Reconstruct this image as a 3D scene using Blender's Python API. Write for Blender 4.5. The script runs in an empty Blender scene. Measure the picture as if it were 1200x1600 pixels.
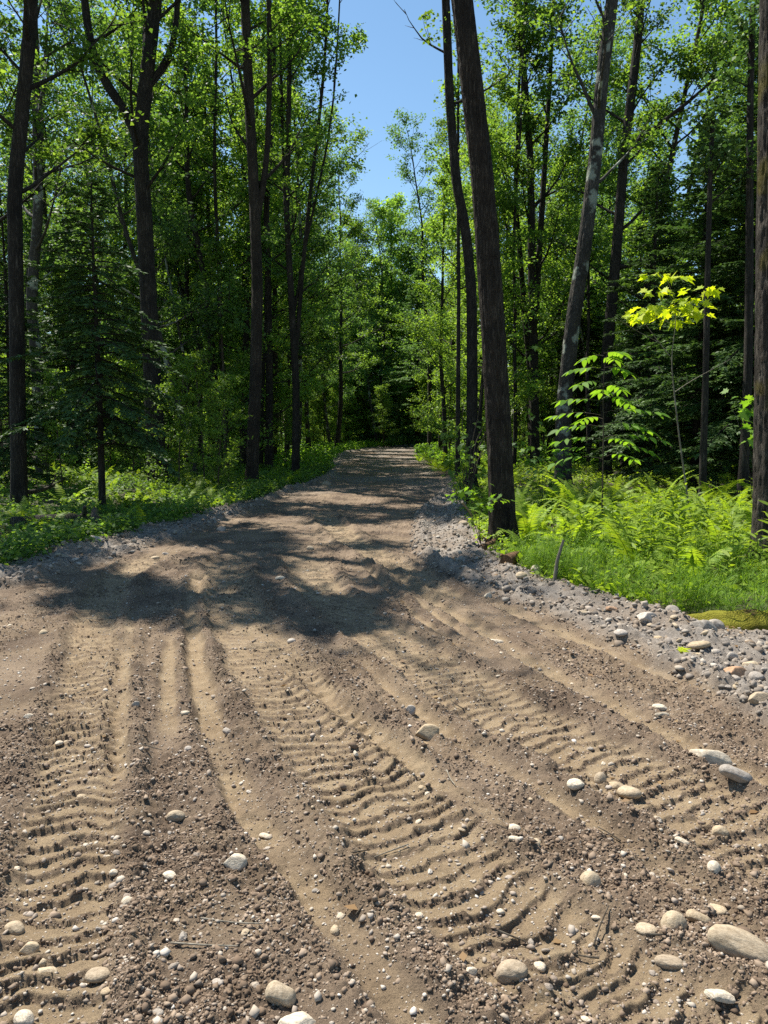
import bpy, math, random
import numpy as np
from mathutils import Vector, Matrix, Quaternion

SC = bpy.context.scene
COL = SC.collection
R = math.radians
# ---------------------------------------------------------------- camera, sky, sun, exposure
CAM_H, PITCH, FPX = 1.6, R(6.2), 1202.0
cd = bpy.data.cameras.new('camera'); cam = bpy.data.objects.new('camera', cd); COL.objects.link(cam)
cd.sensor_fit = 'VERTICAL'; cd.sensor_height = 24.0; cd.lens = 12.0 / (800.0 / FPX)
cd.clip_start = 0.05; cd.clip_end = 3000
cam.location = (0, 0, CAM_H); cam.rotation_euler = (math.pi / 2 - PITCH, 0, 0)
SC.camera = cam
SUN_EL, SUN_AZ = R(59), R(-45)            # azimuth from +Y (straight ahead), negative = to the left
SDIR = np.array([math.sin(SUN_AZ) * math.cos(SUN_EL), math.cos(SUN_AZ) * math.cos(SUN_EL), math.sin(SUN_EL)])
w = bpy.data.worlds.new('World'); SC.world = w; w.use_nodes = True
nt = w.node_tree; nt.nodes.clear()
sky = nt.nodes.new('ShaderNodeTexSky'); sky.sky_type = 'NISHITA'; sky.sun_disc = False
sky.sun_elevation = SUN_EL; sky.sun_rotation = SUN_AZ
sky.air_density = 1.0; sky.dust_density = 0.2; sky.ozone_density = 1.0
bg = nt.nodes.new('ShaderNodeBackground'); bg.inputs[1].default_value = 0.085
wo = nt.nodes.new('ShaderNodeOutputWorld')
hs = nt.nodes.new('ShaderNodeHueSaturation'); hs.inputs['Hue'].default_value = 0.492; hs.inputs['Saturation'].default_value = 1.1
nt.links.new(sky.outputs[0], hs.inputs['Color']); nt.links.new(hs.outputs[0], bg.inputs[0]); nt.links.new(bg.outputs[0], wo.inputs[0])
sd = bpy.data.lights.new('sun', 'SUN'); sun = bpy.data.objects.new('sun', sd); COL.objects.link(sun)
sd.energy = 5.0; sd.angle = R(0.53); sd.color = (1.0, 0.95, 0.86)
sun.rotation_euler = Vector(SDIR).to_track_quat('Z', 'Y').to_euler()
SC.view_settings.view_transform = 'Standard'; SC.view_settings.look = 'None'
SC.view_settings.exposure = 1.0; SC.view_settings.gamma = 1.0
SC.cycles.max_bounces = 8; SC.cycles.diffuse_bounces = 4; SC.cycles.transmission_bounces = 5
SC.cycles.glossy_bounces = 2; SC.cycles.transparent_max_bounces = 4
SC.cycles.sample_clamp_indirect = 4.0; SC.cycles.use_denoising = False

# ---------------------------------------------------------------- helpers
def ray(px, py):
    u, v = (px - 600) / FPX, (800 - py) / FPX
    return np.array([u, math.cos(PITCH) + v * math.sin(PITCH), -math.sin(PITCH) + v * math.cos(PITCH)])
def ground(px, py, z=0.0):                # where a line of sight meets the ground
    d = ray(px, py); t = (z - CAM_H) / d[2]
    return np.array([d[0] * t, d[1] * t, z])
def at(px, py, Y):                        # where it meets the upright plane at distance Y
    d = ray(px, py); t = Y / d[1]
    return np.array([d[0] * t, Y, CAM_H + d[2] * t])

def h2(ix, iy, seed):
    n = (ix.astype(np.int64) * 374761393 + iy.astype(np.int64) * 668265263 + seed * 974634777) & 0xFFFFFFFF
    n = ((n ^ (n >> 13)) * 1274126177) & 0xFFFFFFFF
    n = ((n ^ (n >> 16)) * 2246822519) & 0xFFFFFFFF
    return ((n ^ (n >> 15)) & 0xFFFFFF) / float(0xFFFFFF)
def vn(x, y, seed=0):                     # value noise, 0..1
    fx, fy = np.floor(x), np.floor(y); tx, ty = x - fx, y - fy
    tx = tx * tx * (3 - 2 * tx); ty = ty * ty * (3 - 2 * ty)
    a = h2(fx, fy, seed); b = h2(fx + 1, fy, seed); c = h2(fx, fy + 1, seed); d = h2(fx + 1, fy + 1, seed)
    return (a + (b - a) * tx) * (1 - ty) + (c + (d - c) * tx) * ty
def fbm(x, y, seed=0, o=4):
    s = 0; a = 0.5; n = 0
    for i in range(o):
        s = s + a * vn(x * 2 ** i + 17.3 * i, y * 2 ** i - 9.1 * i, seed + i); n += a; a *= 0.55
    return s / n
def pebbles(x, y, cell, seed, fill=0.8):  # height of a bed of rounded lumps, in units of cell
    x = x / cell; y = y / cell; ix, iy = np.floor(x), np.floor(y); out = np.zeros_like(x)
    for dx in (-1, 0, 1):
        for dy in (-1, 0, 1):
            cx, cy = ix + dx, iy + dy
            px = cx + h2(cx, cy, seed); py = cy + h2(cx, cy, seed + 1)
            r = 0.25 + 0.5 * h2(cx, cy, seed + 2); on = h2(cx, cy, seed + 3) < fill
            q = r * r - (x - px) ** 2 - (y - py) ** 2
            out = np.maximum(out, np.where(on, np.sqrt(np.maximum(q, 0)), 0))
    return out
def sstep(a, b, x):
    t = np.clip((x - a) / (b - a), 0, 1); return t * t * (3 - 2 * t)

class MB:
    def __init__(s): s.V = []; s.F = []; s.n = 0
    def add(s, v, f):
        v = np.asarray(v, float); f = np.asarray(f, int)
        s.V.append(v); s.F.append(f + s.n); s.n += len(v)
    def tube(s, P, rad, sides=6, wob=0.0, rng=None, cap=False):
        P = np.asarray(P, float); n = len(P); rad = np.broadcast_to(rad, (n,)).astype(float)
        T = np.gradient(P, axis=0); T /= np.linalg.norm(T, axis=1)[:, None] + 1e-9
        ref = np.array([0.0, 1.0, 0.0]) if abs(T[0][1]) < 0.8 else np.array([1.0, 0, 0])
        A = np.cross(T, ref); A /= np.linalg.norm(A, axis=1)[:, None] + 1e-9; B = np.cross(T, A)
        th = np.arange(sides) * 2 * math.pi / sides
        rr = rad[:, None] * np.ones(sides)
        if wob and rng is not None:
            rr = rr * (1 + wob * rng.normal(size=(n, sides)) + wob * rng.normal(size=(1, sides)))
        v = P[:, None] + rr[..., None] * (np.cos(th)[None, :, None] * A[:, None] + np.sin(th)[None, :, None] * B[:, None])
        i = np.arange(n - 1)[:, None] * sides; j = np.arange(sides)[None]; k = (j + 1) % sides
        f = np.stack([i + j, i + k, i + sides + k, i + sides + j], -1).reshape(-1, 4)
        s.add(v.reshape(-1, 3), f)
        if cap:
            s.add(v[-1], [list(range(sides))]); s.add(v[0], [list(range(sides))[::-1]])
    def mesh(s, name, smooth=True):
        me = bpy.data.meshes.new(name)
        if not s.V: return me
        V = np.concatenate(s.V).astype(np.float32)
        sizes = np.concatenate([np.full(len(f), f.shape[1]) for f in s.F])
        idx = np.concatenate([f.ravel() for f in s.F]).astype(np.int32)
        me.vertices.add(len(V)); me.vertices.foreach_set('co', V.ravel())
        me.loops.add(len(idx)); me.loops.foreach_set('vertex_index', idx)
        me.polygons.add(len(sizes))
        me.polygons.foreach_set('loop_start', np.concatenate([[0], np.cumsum(sizes)[:-1]]).astype(np.int32))
        if smooth: me.polygons.foreach_set('use_smooth', np.ones(len(sizes), bool))
        me.update(calc_edges=True); me.validate()
        return me
    def build(s, name, mat, parent=None, smooth=True, loc=None):
        me = s.mesh(name, smooth); me.materials.append(mat)
        return link(name, me, parent, loc)
def link(name, me, parent=None, loc=None):
    o = bpy.data.objects.new(name, me); COL.objects.link(o)
    if parent is not None: o.parent = parent
    if loc is not None: o.location = loc
    return o
def tag(o, label, cat, group=None, kind=None):
    if label: o['label'] = label
    if cat: o['category'] = cat
    if group: o['group'] = group
    if kind: o['kind'] = kind
    return o
def thing(name, label, cat, loc=(0, 0, 0), rz=0.0, group=None, sc=1.0):
    o = bpy.data.objects.new(name, None); COL.objects.link(o); o.empty_display_size = 0.2
    o.location = loc; o.rotation_euler = (0, 0, rz); o.scale = (sc, sc, sc)
    return tag(o, label, cat, group)
def dup(root, loc, rz, sc, label, group):
    r = root.copy(); COL.objects.link(r); r.location = loc; r.rotation_euler = (0, 0, rz); r.scale = (sc, sc, sc)
    r['label'] = label; r['group'] = group
    for ch in root.children:
        c = ch.copy(); COL.objects.link(c); c.parent = r
    return r

# ---------------------------------------------------------------- materials
def newmat(name):
    m = bpy.data.materials.new(name); m.use_nodes = True; t = m.node_tree; t.nodes.clear()
    out = t.nodes.new('ShaderNodeOutputMaterial')
    def N(kind, **kw):
        n = t.nodes.new('ShaderNode' + kind)
        for k, v in kw.items():
            if k[0] == '_': n.inputs[k[1:]].default_value = v
            else: setattr(n, k, v)
        return n
    def L(a, b): t.links.new(a, b)
    return m, N, L, out
def ramp(N, stops, interp='LINEAR'):
    n = N('ValToRGB'); cr = n.color_ramp; cr.interpolation = interp
    while len(cr.elements) < len(stops): cr.elements.new(0.5)
    for e, (p, c) in zip(cr.elements, stops):
        e.position = p; e.color = (c[0], c[1], c[2], 1)
    return n
def leaf_mat(name, cols, trans=0.5, tint=(1.95, 1.85, 0.65), rough=0.55, spec=0.22, objvar=0.25):
    m, N, L, out = newmat(name)
    g = N('NewGeometry'); r = ramp(N, [(i / (len(cols) - 1), c) for i, c in enumerate(cols)]); L(g.outputs['Random Per Island'], r.inputs[0])
    oi = N('ObjectInfo'); mr = N('MapRange', _3=1 - objvar, _4=1 + objvar) if False else N('MapRange')
    mr.inputs[3].default_value = 1 - objvar; mr.inputs[4].default_value = 1 + objvar; L(oi.outputs['Random'], mr.inputs[0])
    hs = N('HueSaturation'); L(r.outputs[0], hs.inputs['Color']); L(mr.outputs[0], hs.inputs['Value'])
    p = N('BsdfPrincipled'); p.inputs['Roughness'].default_value = rough; p.inputs['Specular IOR Level'].default_value = spec
    L(hs.outputs[0], p.inputs['Base Color'])
    mx = N('Mix', data_type='RGBA', blend_type='MULTIPLY'); mx.inputs[0].default_value = 1.0
    L(hs.outputs[0], mx.inputs[6]); mx.inputs[7].default_value = (*tint, 1)
    tr = N('BsdfTranslucent'); L(mx.outputs[2], tr.inputs[0])
    ms = N('MixShader'); ms.inputs[0].default_value = trans
    L(p.outputs[0], ms.inputs[1]); L(tr.outputs[0], ms.inputs[2]); L(ms.outputs[0], out.inputs[0])
    return m
def bark_mat(name, dark, light, sx=14, sz=2.2, bump=0.9, lichen=None, moss=None):
    m, N, L, out = newmat(name)
    tc = N('TexCoord'); mp = N('Mapping'); mp.inputs['Scale'].default_value = (sx, sx, sz); L(tc.outputs['Object'], mp.inputs[0])
    n1 = N('TexNoise'); n1.inputs['Scale'].default_value = 1.6; n1.inputs['Detail'].default_value = 6; n1.inputs['Roughness'].default_value = 0.65; L(mp.outputs[0], n1.inputs['Vector'])
    v = N('TexVoronoi', feature='DISTANCE_TO_EDGE'); v.inputs['Scale'].default_value = 1.3
    va = N('VectorMath', operation='ADD'); vs = N('VectorMath', operation='SCALE'); vs.inputs['Scale'].default_value = 2.6
    L(n1.outputs['Color'], vs.inputs[0]); L(mp.outputs[0], va.inputs[0]); L(vs.outputs[0], va.inputs[1]); L(va.outputs[0], v.inputs['Vector'])
    vr = ramp(N, [(0.0, (0, 0, 0)), (0.42, (1, 1, 1))]); L(v.outputs['Distance'], vr.inputs[0])
    hm = N('Math', operation='MULTIPLY'); L(vr.outputs[0], hm.inputs[0]); L(n1.outputs[0], hm.inputs[1])
    cr = ramp(N, [(0.05, dark), (0.42, [(a + b) / 2 for a, b in zip(dark, light)]), (0.75, light)]); L(hm.outputs[0], cr.inputs[0])
    pn = N('TexNoise'); pn.inputs['Scale'].default_value = 2.4; pn.inputs['Detail'].default_value = 4; L(tc.outputs['Object'], pn.inputs['Vector'])
    pr = ramp(N, [(0.3, (0.6, 0.6, 0.6)), (0.7, (1.35, 1.33, 1.25))]); L(pn.outputs[0], pr.inputs[0])
    pm_ = N('Mix', data_type='RGBA', blend_type='MULTIPLY'); pm_.inputs[0].default_value = 1.0; L(cr.outputs[0], pm_.inputs[6]); L(pr.outputs[0], pm_.inputs[7]); col = pm_.outputs[2]
    for spec_, sc, lo in ((lichen, 2.2, 0.56), (moss, 1.1, 0.55)):
        if spec_:
            n2 = N('TexNoise'); n2.inputs['Scale'].default_value = sc; n2.inputs['Detail'].default_value = 5; L(tc.outputs['Object'], n2.inputs['Vector'])
            r2 = ramp(N, [(lo, (0, 0, 0)), (lo + 0.06, (1, 1, 1))]); L(n2.outputs[0], r2.inputs[0])
            mx = N('Mix', data_type='RGBA'); L(r2.outputs[0], mx.inputs[0]); L(col, mx.inputs[6]); mx.inputs[7].default_value = (*spec_, 1); col = mx.outputs[2]
    p = N('BsdfPrincipled'); p.inputs['Roughness'].default_value = 0.9; p.inputs['Specular IOR Level'].default_value = 0.2; L(col, p.inputs['Base Color'])
    b = N('Bump'); b.inputs['Strength'].default_value = bump; b.inputs['Distance'].default_value = 0.03; L(hm.outputs[0], b.inputs['Height']); L(b.outputs[0], p.inputs['Normal'])
    L(p.outputs[0], out.inputs[0]); return m
def stone_mat(name, cols, rough=0.85):
    m, N, L, out = newmat(name)
    g = N('NewGeometry'); oi = N('ObjectInfo'); ad = N('Math', operation='ADD'); L(g.outputs['Random Per Island'], ad.inputs[0]); L(oi.outputs['Random'], ad.inputs[1])
    fr = N('Math', operation='FRACT'); L(ad.outputs[0], fr.inputs[0])
    r = ramp(N, [(i / (len(cols) - 1), c) for i, c in enumerate(cols)]); L(fr.outputs[0], r.inputs[0])
    tc = N('TexCoord'); n = N('TexNoise'); n.inputs['Scale'].default_value = 3.5; n.inputs['Detail'].default_value = 8; n.inputs['Roughness'].default_value = 0.7; L(tc.outputs['Object'], n.inputs['Vector'])
    r2 = ramp(N, [(0.3, (0.55, 0.49, 0.42)), (0.65, (1.12, 1.1, 1.08))]); L(n.outputs[0], r2.inputs[0])
    mx = N('Mix', data_type='RGBA', blend_type='MULTIPLY'); mx.inputs[0].default_value = 0.9; L(r.outputs[0], mx.inputs[6]); L(r2.outputs[0], mx.inputs[7])
    p = N('BsdfPrincipled'); p.inputs['Roughness'].default_value = rough; p.inputs['Specular IOR Level'].default_value = 0.25; L(mx.outputs[2], p.inputs['Base Color'])
    b = N('Bump'); b.inputs['Strength'].default_value = 0.5; b.inputs['Distance'].default_value = 0.01; L(n.outputs[0], b.inputs['Height']); L(b.outputs[0], p.inputs['Normal'])
    L(p.outputs[0], out.inputs[0]); return m

M = {}
G1 = [(0.046, 0.095, 0.026), (0.078, 0.148, 0.036), (0.115, 0.205, 0.046), (0.175, 0.27, 0.060)]
M['leaf'] = leaf_mat('leaf_green', G1)
M['leaf_lit'] = leaf_mat('leaf_lit_green', [(0.095, 0.18, 0.038), (0.145, 0.245, 0.05), (0.215, 0.325, 0.068)])  # lit copy of the green leaf, brightness painted in
M['leaf_far'] = leaf_mat('leaf_haze_green', [(0.055, 0.115, 0.045), (0.09, 0.175, 0.062), (0.135, 0.24, 0.085)])  # bluer, paler leaf copy standing in for distance haze
M['leaf_yellow'] = leaf_mat('leaf_yellow_glow', [(0.36, 0.48, 0.03), (0.45, 0.55, 0.035), (0.54, 0.60, 0.05)], trans=0.55, tint=(1.35, 1.3, 0.35), objvar=0.05)  # backlit glow put into a yellower, brighter leaf colour
M['leaf_ash'] = leaf_mat('leaf_ash', [(0.09, 0.19, 0.025), (0.13, 0.25, 0.03), (0.17, 0.30, 0.04)], trans=0.5)
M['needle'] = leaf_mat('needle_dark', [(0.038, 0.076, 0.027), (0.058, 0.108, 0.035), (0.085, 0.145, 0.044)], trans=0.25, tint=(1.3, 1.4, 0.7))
M['needle_lit'] = leaf_mat('needle_lit_green', [(0.058, 0.12, 0.040), (0.095, 0.175, 0.052), (0.14, 0.225, 0.062)], trans=0.3, tint=(1.3, 1.4, 0.7))  # paler needle copy, sunlight on the fronds put into the colour
M['fern'] = leaf_mat('fern_green', [(0.14, 0.23, 0.025), (0.20, 0.30, 0.032), (0.27, 0.36, 0.045)], trans=0.5, tint=(1.6, 1.55, 0.5), objvar=0.3)
M['herb'] = leaf_mat('herb_green', [(0.05, 0.12, 0.02), (0.09, 0.19, 0.025), (0.14, 0.26, 0.035), (0.18, 0.31, 0.04)])
M['grass'] = leaf_mat('horsetail_green', [(0.09, 0.18, 0.02), (0.13, 0.24, 0.025), (0.18, 0.29, 0.03)], trans=0.45)
M['bark'] = bark_mat('bark_dark', (0.022, 0.019, 0.016), (0.125, 0.110, 0.094), sx=20, sz=2.0)
M['bark_brown'] = bark_mat('bark_brown', (0.030, 0.024, 0.019), (0.150, 0.125, 0.100), sx=24, sz=2.2, bump=1.0)
M['bark_grey'] = bark_mat('bark_grey', (0.040, 0.037, 0.033), (0.155, 0.145, 0.130), sx=16, sz=5.0, bump=0.5, lichen=(0.30, 0.33, 0.27))
M['bark_moss'] = bark_mat('bark_mossy', (0.036, 0.031, 0.026), (0.185, 0.163, 0.138), sx=16, sz=2.4, bump=1.0, moss=(0.10, 0.085, 0.02))
M['twig'] = bark_mat('twig_bark', (0.05, 0.04, 0.03), (0.16, 0.14, 0.11), bump=0.2)
M['twig_pale'] = bark_mat('twig_pale', (0.16, 0.14, 0.11), (0.34, 0.31, 0.26), bump=0.2)
M['log'] = bark_mat('rotting_log', (0.04, 0.035, 0.028), (0.22, 0.19, 0.15), moss=(0.07, 0.10, 0.02))
M['wood'] = bark_mat('splintered_wood', (0.16, 0.09, 0.05), (0.38, 0.24, 0.14), sx=20, sz=3)
M['stone'] = stone_mat('stone_tan', [(0.40, 0.32, 0.215), (0.48, 0.395, 0.275), (0.36, 0.295, 0.215), (0.52, 0.435, 0.31)])
M['stone_grey'] = stone_mat('stone_grey', [(0.34, 0.305, 0.265), (0.43, 0.39, 0.345), (0.28, 0.255, 0.225), (0.48, 0.435, 0.38)])
M['stone_white'] = stone_mat('stone_white', [(0.56, 0.49, 0.38), (0.62, 0.55, 0.44), (0.52, 0.455, 0.355)])
M['stone_rust'] = stone_mat('stone_rust', [(0.40, 0.25, 0.15), (0.42, 0.28, 0.19)])
M['gravel'] = stone_mat('gravel_mix', [(0.22, 0.195, 0.168), (0.31, 0.275, 0.238), (0.16, 0.140, 0.120), (0.46, 0.42, 0.36), (0.27, 0.215, 0.16), (0.24, 0.218, 0.195), (0.20, 0.155, 0.115), (0.38, 0.335, 0.285)])
M['clod'] = stone_mat('dirt_clods', [(0.12, 0.086, 0.061), (0.19, 0.140, 0.101), (0.33, 0.262, 0.20), (0.15, 0.110, 0.079), (0.26, 0.198, 0.146)], rough=1.0)
M['peb'] = stone_mat('pebble_mix', [(0.34, 0.29, 0.24), (0.26, 0.21, 0.17), (0.48, 0.43, 0.36), (0.30, 0.26, 0.22), (0.60, 0.56, 0.50)])

def road_mat():
    m, N, L, out = newmat('road_dirt')
    tc = N('TexCoord')
    def attr(n): a = N('Attribute'); a.attribute_name = n; return a.outputs['Fac']
    def noise(sc, det=6, ro=0.6):
        n = N('TexNoise'); n.inputs['Scale'].default_value = sc; n.inputs['Detail'].default_value = det; n.inputs['Roughness'].default_value = ro
        L(tc.outputs['Object'], n.inputs['Vector']); return n.outputs[0]
    def mix(f, a, b, bt='MIX'):
        x = N('Mix', data_type='RGBA', blend_type=bt)
        if isinstance(f, float): x.inputs[0].default_value = f
        else: L(f, x.inputs[0])
        for s, v in ((6, a), (7, b)):
            if isinstance(v, tuple): x.inputs[s].default_value = (*v, 1)
            else: L(v, x.inputs[s])
        return x.outputs[2]
    big = ramp(N, [(0.35, (0.100, 0.071, 0.050)), (0.52, (0.180, 0.132, 0.092)), (0.7, (0.245, 0.184, 0.127))]); L(noise(1.7), big.inputs[0])
    tan = ramp(N, [(0.3, (0.225, 0.163, 0.100)), (0.7, (0.31, 0.236, 0.150))]); L(noise(4.0), tan.inputs[0])
    grav = ramp(N, [(0.3, (0.15, 0.128, 0.106)), (0.5, (0.235, 0.206, 0.176)), (0.7, (0.325, 0.288, 0.248))]); L(noise(14.0, 8, 0.75), grav.inputs[0])
    c = mix(attr('smooth'), big.outputs[0], tan.outputs[0])
    c = mix(attr('gravel'), c, grav.outputs[0])
    gr = ramp(N, [(0.32, (0.55, 0.52, 0.50)), (0.5, (1, 1, 1)), (0.70, (1.4, 1.38, 1.34))]); L(noise(190.0, 5, 0.75), gr.inputs[0])
    c = mix(0.85, c, gr.outputs[0], 'MULTIPLY')
    sp = N('TexVoronoi'); sp.inputs['Scale'].default_value = 70.0; L(tc.outputs['Object'], sp.inputs['Vector'])
    sx = N('SeparateColor'); L(sp.outputs['Color'], sx.inputs[0])
    a1 = N('Math', operation='LESS_THAN'); L(sp.outputs['Distance'], a1.inputs[0]); a1.inputs[1].default_value = 0.30
    a2 = N('Math', operation='GREATER_THAN'); L(sx.outputs[0], a2.inputs[0]); a2.inputs[1].default_value = 0.86
    a3 = N('Math', operation='MULTIPLY'); L(a1.outputs[0], a3.inputs[0]); L(a2.outputs[0], a3.inputs[1])
    a4 = N('Math', operation='MULTIPLY'); L(a3.outputs[0], a4.inputs[0]); a4.inputs[1].default_value = 0.6
    c = mix(a4.outputs[0], c, (0.42, 0.37, 0.30))
    p = N('BsdfPrincipled'); p.inputs['Roughness'].default_value = 0.95; p.inputs['Specular IOR Level'].default_value = 0.15; L(c, p.inputs['Base Color'])
    b = N('Bump'); b.inputs['Strength'].default_value = 0.9; b.inputs['Distance'].default_value = 0.014; L(noise(120.0, 7, 0.8), b.inputs['Height']); L(b.outputs[0], p.inputs['Normal'])
    L(p.outputs[0], out.inputs[0]); return m
def floor_mat():
    m, N, L, out = newmat('leaf_litter')
    tc = N('TexCoord'); n = N('TexNoise'); n.inputs['Scale'].default_value = 2.5; n.inputs['Detail'].default_value = 9; n.inputs['Roughness'].default_value = 0.7; L(tc.outputs['Object'], n.inputs['Vector'])
    r = ramp(N, [(0.3, (0.025, 0.02, 0.012)), (0.5, (0.06, 0.046, 0.028)), (0.62, (0.05, 0.065, 0.02)), (0.75, (0.095, 0.072, 0.045))]); L(n.outputs[0], r.inputs[0])
    v = N('TexVoronoi'); v.inputs['Scale'].default_value = 14; L(tc.outputs['Object'], v.inputs['Vector'])
    p = N('BsdfPrincipled'); p.inputs['Roughness'].default_value = 0.95; L(r.outputs[0], p.inputs['Base Color'])
    b = N('Bump'); b.inputs['Strength'].default_value = 0.8; b.inputs['Distance'].default_value = 0.05; L(v.outputs['Distance'], b.inputs['Height']); L(b.outputs[0], p.inputs['Normal'])
    L(p.outputs[0], out.inputs[0]); return m
M['road'] = road_mat(); M['floor'] = floor_mat()
def moss_mat():
    m, N, L, out = newmat('moss')
    tc = N('TexCoord'); n = N('TexNoise'); n.inputs['Scale'].default_value = 6; n.inputs['Detail'].default_value = 8; L(tc.outputs['Object'], n.inputs['Vector'])
    r = ramp(N, [(0.34, (0.045, 0.03, 0.018)), (0.43, (0.12, 0.11, 0.015)), (0.6, (0.19, 0.18, 0.025)), (0.75, (0.14, 0.16, 0.02))]); L(n.outputs[0], r.inputs[0])
    n2 = N('TexNoise'); n2.inputs['Scale'].default_value = 90; n2.inputs['Detail'].default_value = 3; L(tc.outputs['Object'], n2.inputs['Vector'])
    p = N('BsdfPrincipled'); p.inputs['Roughness'].default_value = 1.0; p.inputs['Specular IOR Level'].default_value = 0.1; L(r.outputs[0], p.inputs['Base Color'])
    b = N('Bump'); b.inputs['Strength'].default_value = 1.0; b.inputs['Distance'].default_value = 0.02; L(n2.outputs[0], b.inputs['Height']); L(b.outputs[0], p.inputs['Normal'])
    L(p.outputs[0], out.inputs[0]); return m
M['moss'] = moss_mat()

# ---------------------------------------------------------------- the lie of the land
def curve(pts):                           # x as a function of y along a line seen on the ground
    g = np.array([ground(*p)[:2] for p in pts]); g = g[np.argsort(g[:, 1])]
    yy = np.linspace(g[0, 1], g[-1, 1], 400); xx = np.interp(yy, g[:, 1], g[:, 0])
    k = np.hanning(41); k /= k.sum(); xp = np.pad(xx, 20, mode='reflect', reflect_type='odd'); xx = np.convolve(xp, k, 'valid')
    return yy, xx
def ext(c, y):                            # interpolate, and carry the end slopes on
    yy, xx = c; s0 = (xx[12] - xx[0]) / (yy[12] - yy[0]); s1 = (xx[-1] - xx[-12]) / (yy[-1] - yy[-12])
    r = np.interp(y, yy, xx)
    r = np.where(y < yy[0], xx[0] + (y - yy[0]) * s0, r)
    return np.where(y > yy[-1], xx[-1] + (y - yy[-1]) * s1, r)
RP_Y = np.array([-8, 3.0, 5.7, 6.6, 7.6, 8.6, 9.6, 10.6, 12.5, 15.0, 18.0, 21.5, 26, 32, 40, 50, 60, 75, 140])   # right edge of the gravel (plants begin)
RP_X = np.array([4.2, 3.9, 2.95, 2.2, 1.75, 1.6, 1.5, 1.45, 1.5, 1.6, 1.75, 2.1, 2.5, 2.3, 2.1, 2.0, 4.0, 9.0, 40])
RG_Y = np.array([-8, 3.0, 4.0, 5.0, 6.2, 7.3, 8.4, 9.3, 10.5, 12.5, 14.6, 17.5, 21, 26, 140])           # right edge of the dirt
RG_X = np.array([3.6, 2.55, 2.05, 1.85, 1.45, 0.95, 0.6, 0.38, 0.33, 0.42, 0.6, 1.1, 1.7, 2.2, 38])
LP_Y = np.array([-8, 3.0, 7.5, 8.6, 10.0, 11.0, 12.3, 14.6, 17, 19, 22, 26, 32, 40, 50, 60, 75, 140])      # left edge of the gravel
LP_X = np.array([-7.5, -6, -4.55, -4.25, -4.0, -3.85, -3.55, -3.1, -2.9, -2.75, -2.3, -2.1, -2.2, -2.6, -2.8, -1.6, 3.0, 33])
def edge(Y, X, y): return np.interp(y, Y, X)
def rp(y): return edge(RP_Y, RP_X, y)
def rg(y): return edge(RG_Y, RG_X, y)
def lp(y): return edge(LP_Y, LP_X, y)
def lg(y): return lp(y) + np.interp(y, [0, 7, 10, 14, 20, 30, 80], [0.6, 0.75, 0.85, 0.6, 0.4, 0.5, 0.5])
def floor_z(x, y):
    z = 0.16 * (fbm(x * 0.35 + 5, y * 0.35, 31, 3) - 0.5) + 0.05 * (fbm(x * 2, y * 2, 35, 2) - 0.5)
    l, r = lp(y), rp(y)
    inside = np.minimum(x - l, r - x)
    z = z - 0.02 - 0.33 * sstep(-0.15, 0.5, inside)
    far = np.maximum(l - x, x - r)
    return z + np.where(far > 0, 0.02 * np.minimum(far, 30), 0)
# tracks: pixel line, half width in m, pitch of the bars, height of the bars, sunk depth, bow of the bars
TR = [
 ([(60, 1640), (80, 1500), (105, 1350), (125, 1200), (140, 1060), (150, 960), (180, 905), (260, 860)], 0.185, 0.100, 0.025, 0.022, 0.55),
 ([(1085, 1640), (905, 1520), (745, 1400), (610, 1270), (500, 1140), (420, 1040), (372, 965), (345, 915), (360, 870)], 0.265, 0.098, 0.021, 0.020, -0.45),
 ([(1330, 1400), (1130, 1290), (930, 1190), (770, 1110), (660, 1040), (570, 975), (500, 920), (470, 870)], 0.25, 0.095, 0.015, 0.014, 0.3),
 ([(1120, 1640), (1040, 1560), (960, 1500), (880, 1440)], 0.22, 0.13, 0.018, 0.016, 0.5),
 ([(700, 940), (640, 900), (590, 870), (540, 840), (500, 800)], 0.2, 0.11, 0.02, 0.012, 0.2),
]
RUT = [  # smooth pressed strips: pixel line, half width, depth
 ([(690, 1640), (560, 1480), (450, 1345), (380, 1255), (335, 1150), (308, 1040), (297, 950), (310, 890)], 0.065, 0.035),
 ([(880, 1345), (800, 1305), (690, 1225), (590, 1150), (520, 1100), (470, 1050)], 0.05, 0.022),
 ([(1300, 1290), (1130, 1195), (960, 1105), (830, 1035), (760, 985), (660, 930), (590, 880)], 0.075, 0.022),
 ([(1250, 1130), (1030, 1050), (870, 985), (760, 935)], 0.07, 0.02),
 ([(190, 1230), (188, 1130), (196, 1040), (205, 960)], 0.045, 0.018),
 ([(765, 1015), (690, 965), (620, 915), (575, 878)], 0.022, 0.012),
 ([(735, 1020), (655, 965), (600, 915), (562, 880)], 0.020, 0.012),
 ([(1240, 1500), (1090, 1390), (950, 1300), (820, 1225), (700, 1150), (610, 1085), (560, 1030)], 0.045, 0.02),
 ([(262, 1150), (262, 1060), (268, 990)], 0.04, 0.01),
]
TRC = [curve(t[0]) for t in TR]; RUC = [curve(t[0]) for t in RUT]
def sd_track(c, x, y):
    yy, xx = c; f = ext(c, y); sl = np.gradient(xx, yy); th = np.arctan(np.interp(y, yy, sl))
    S = np.concatenate([[0], np.cumsum(np.hypot(np.diff(yy), np.diff(xx)))])
    s = np.interp(y, yy, S) + np.where(y < yy[0], y - yy[0], 0) + np.where(y > yy[-1], y - yy[-1], 0)
    return s + (x - f) * np.sin(th), (x - f) * np.cos(th), (y - yy[0]) , (yy[-1] - y)
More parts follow.
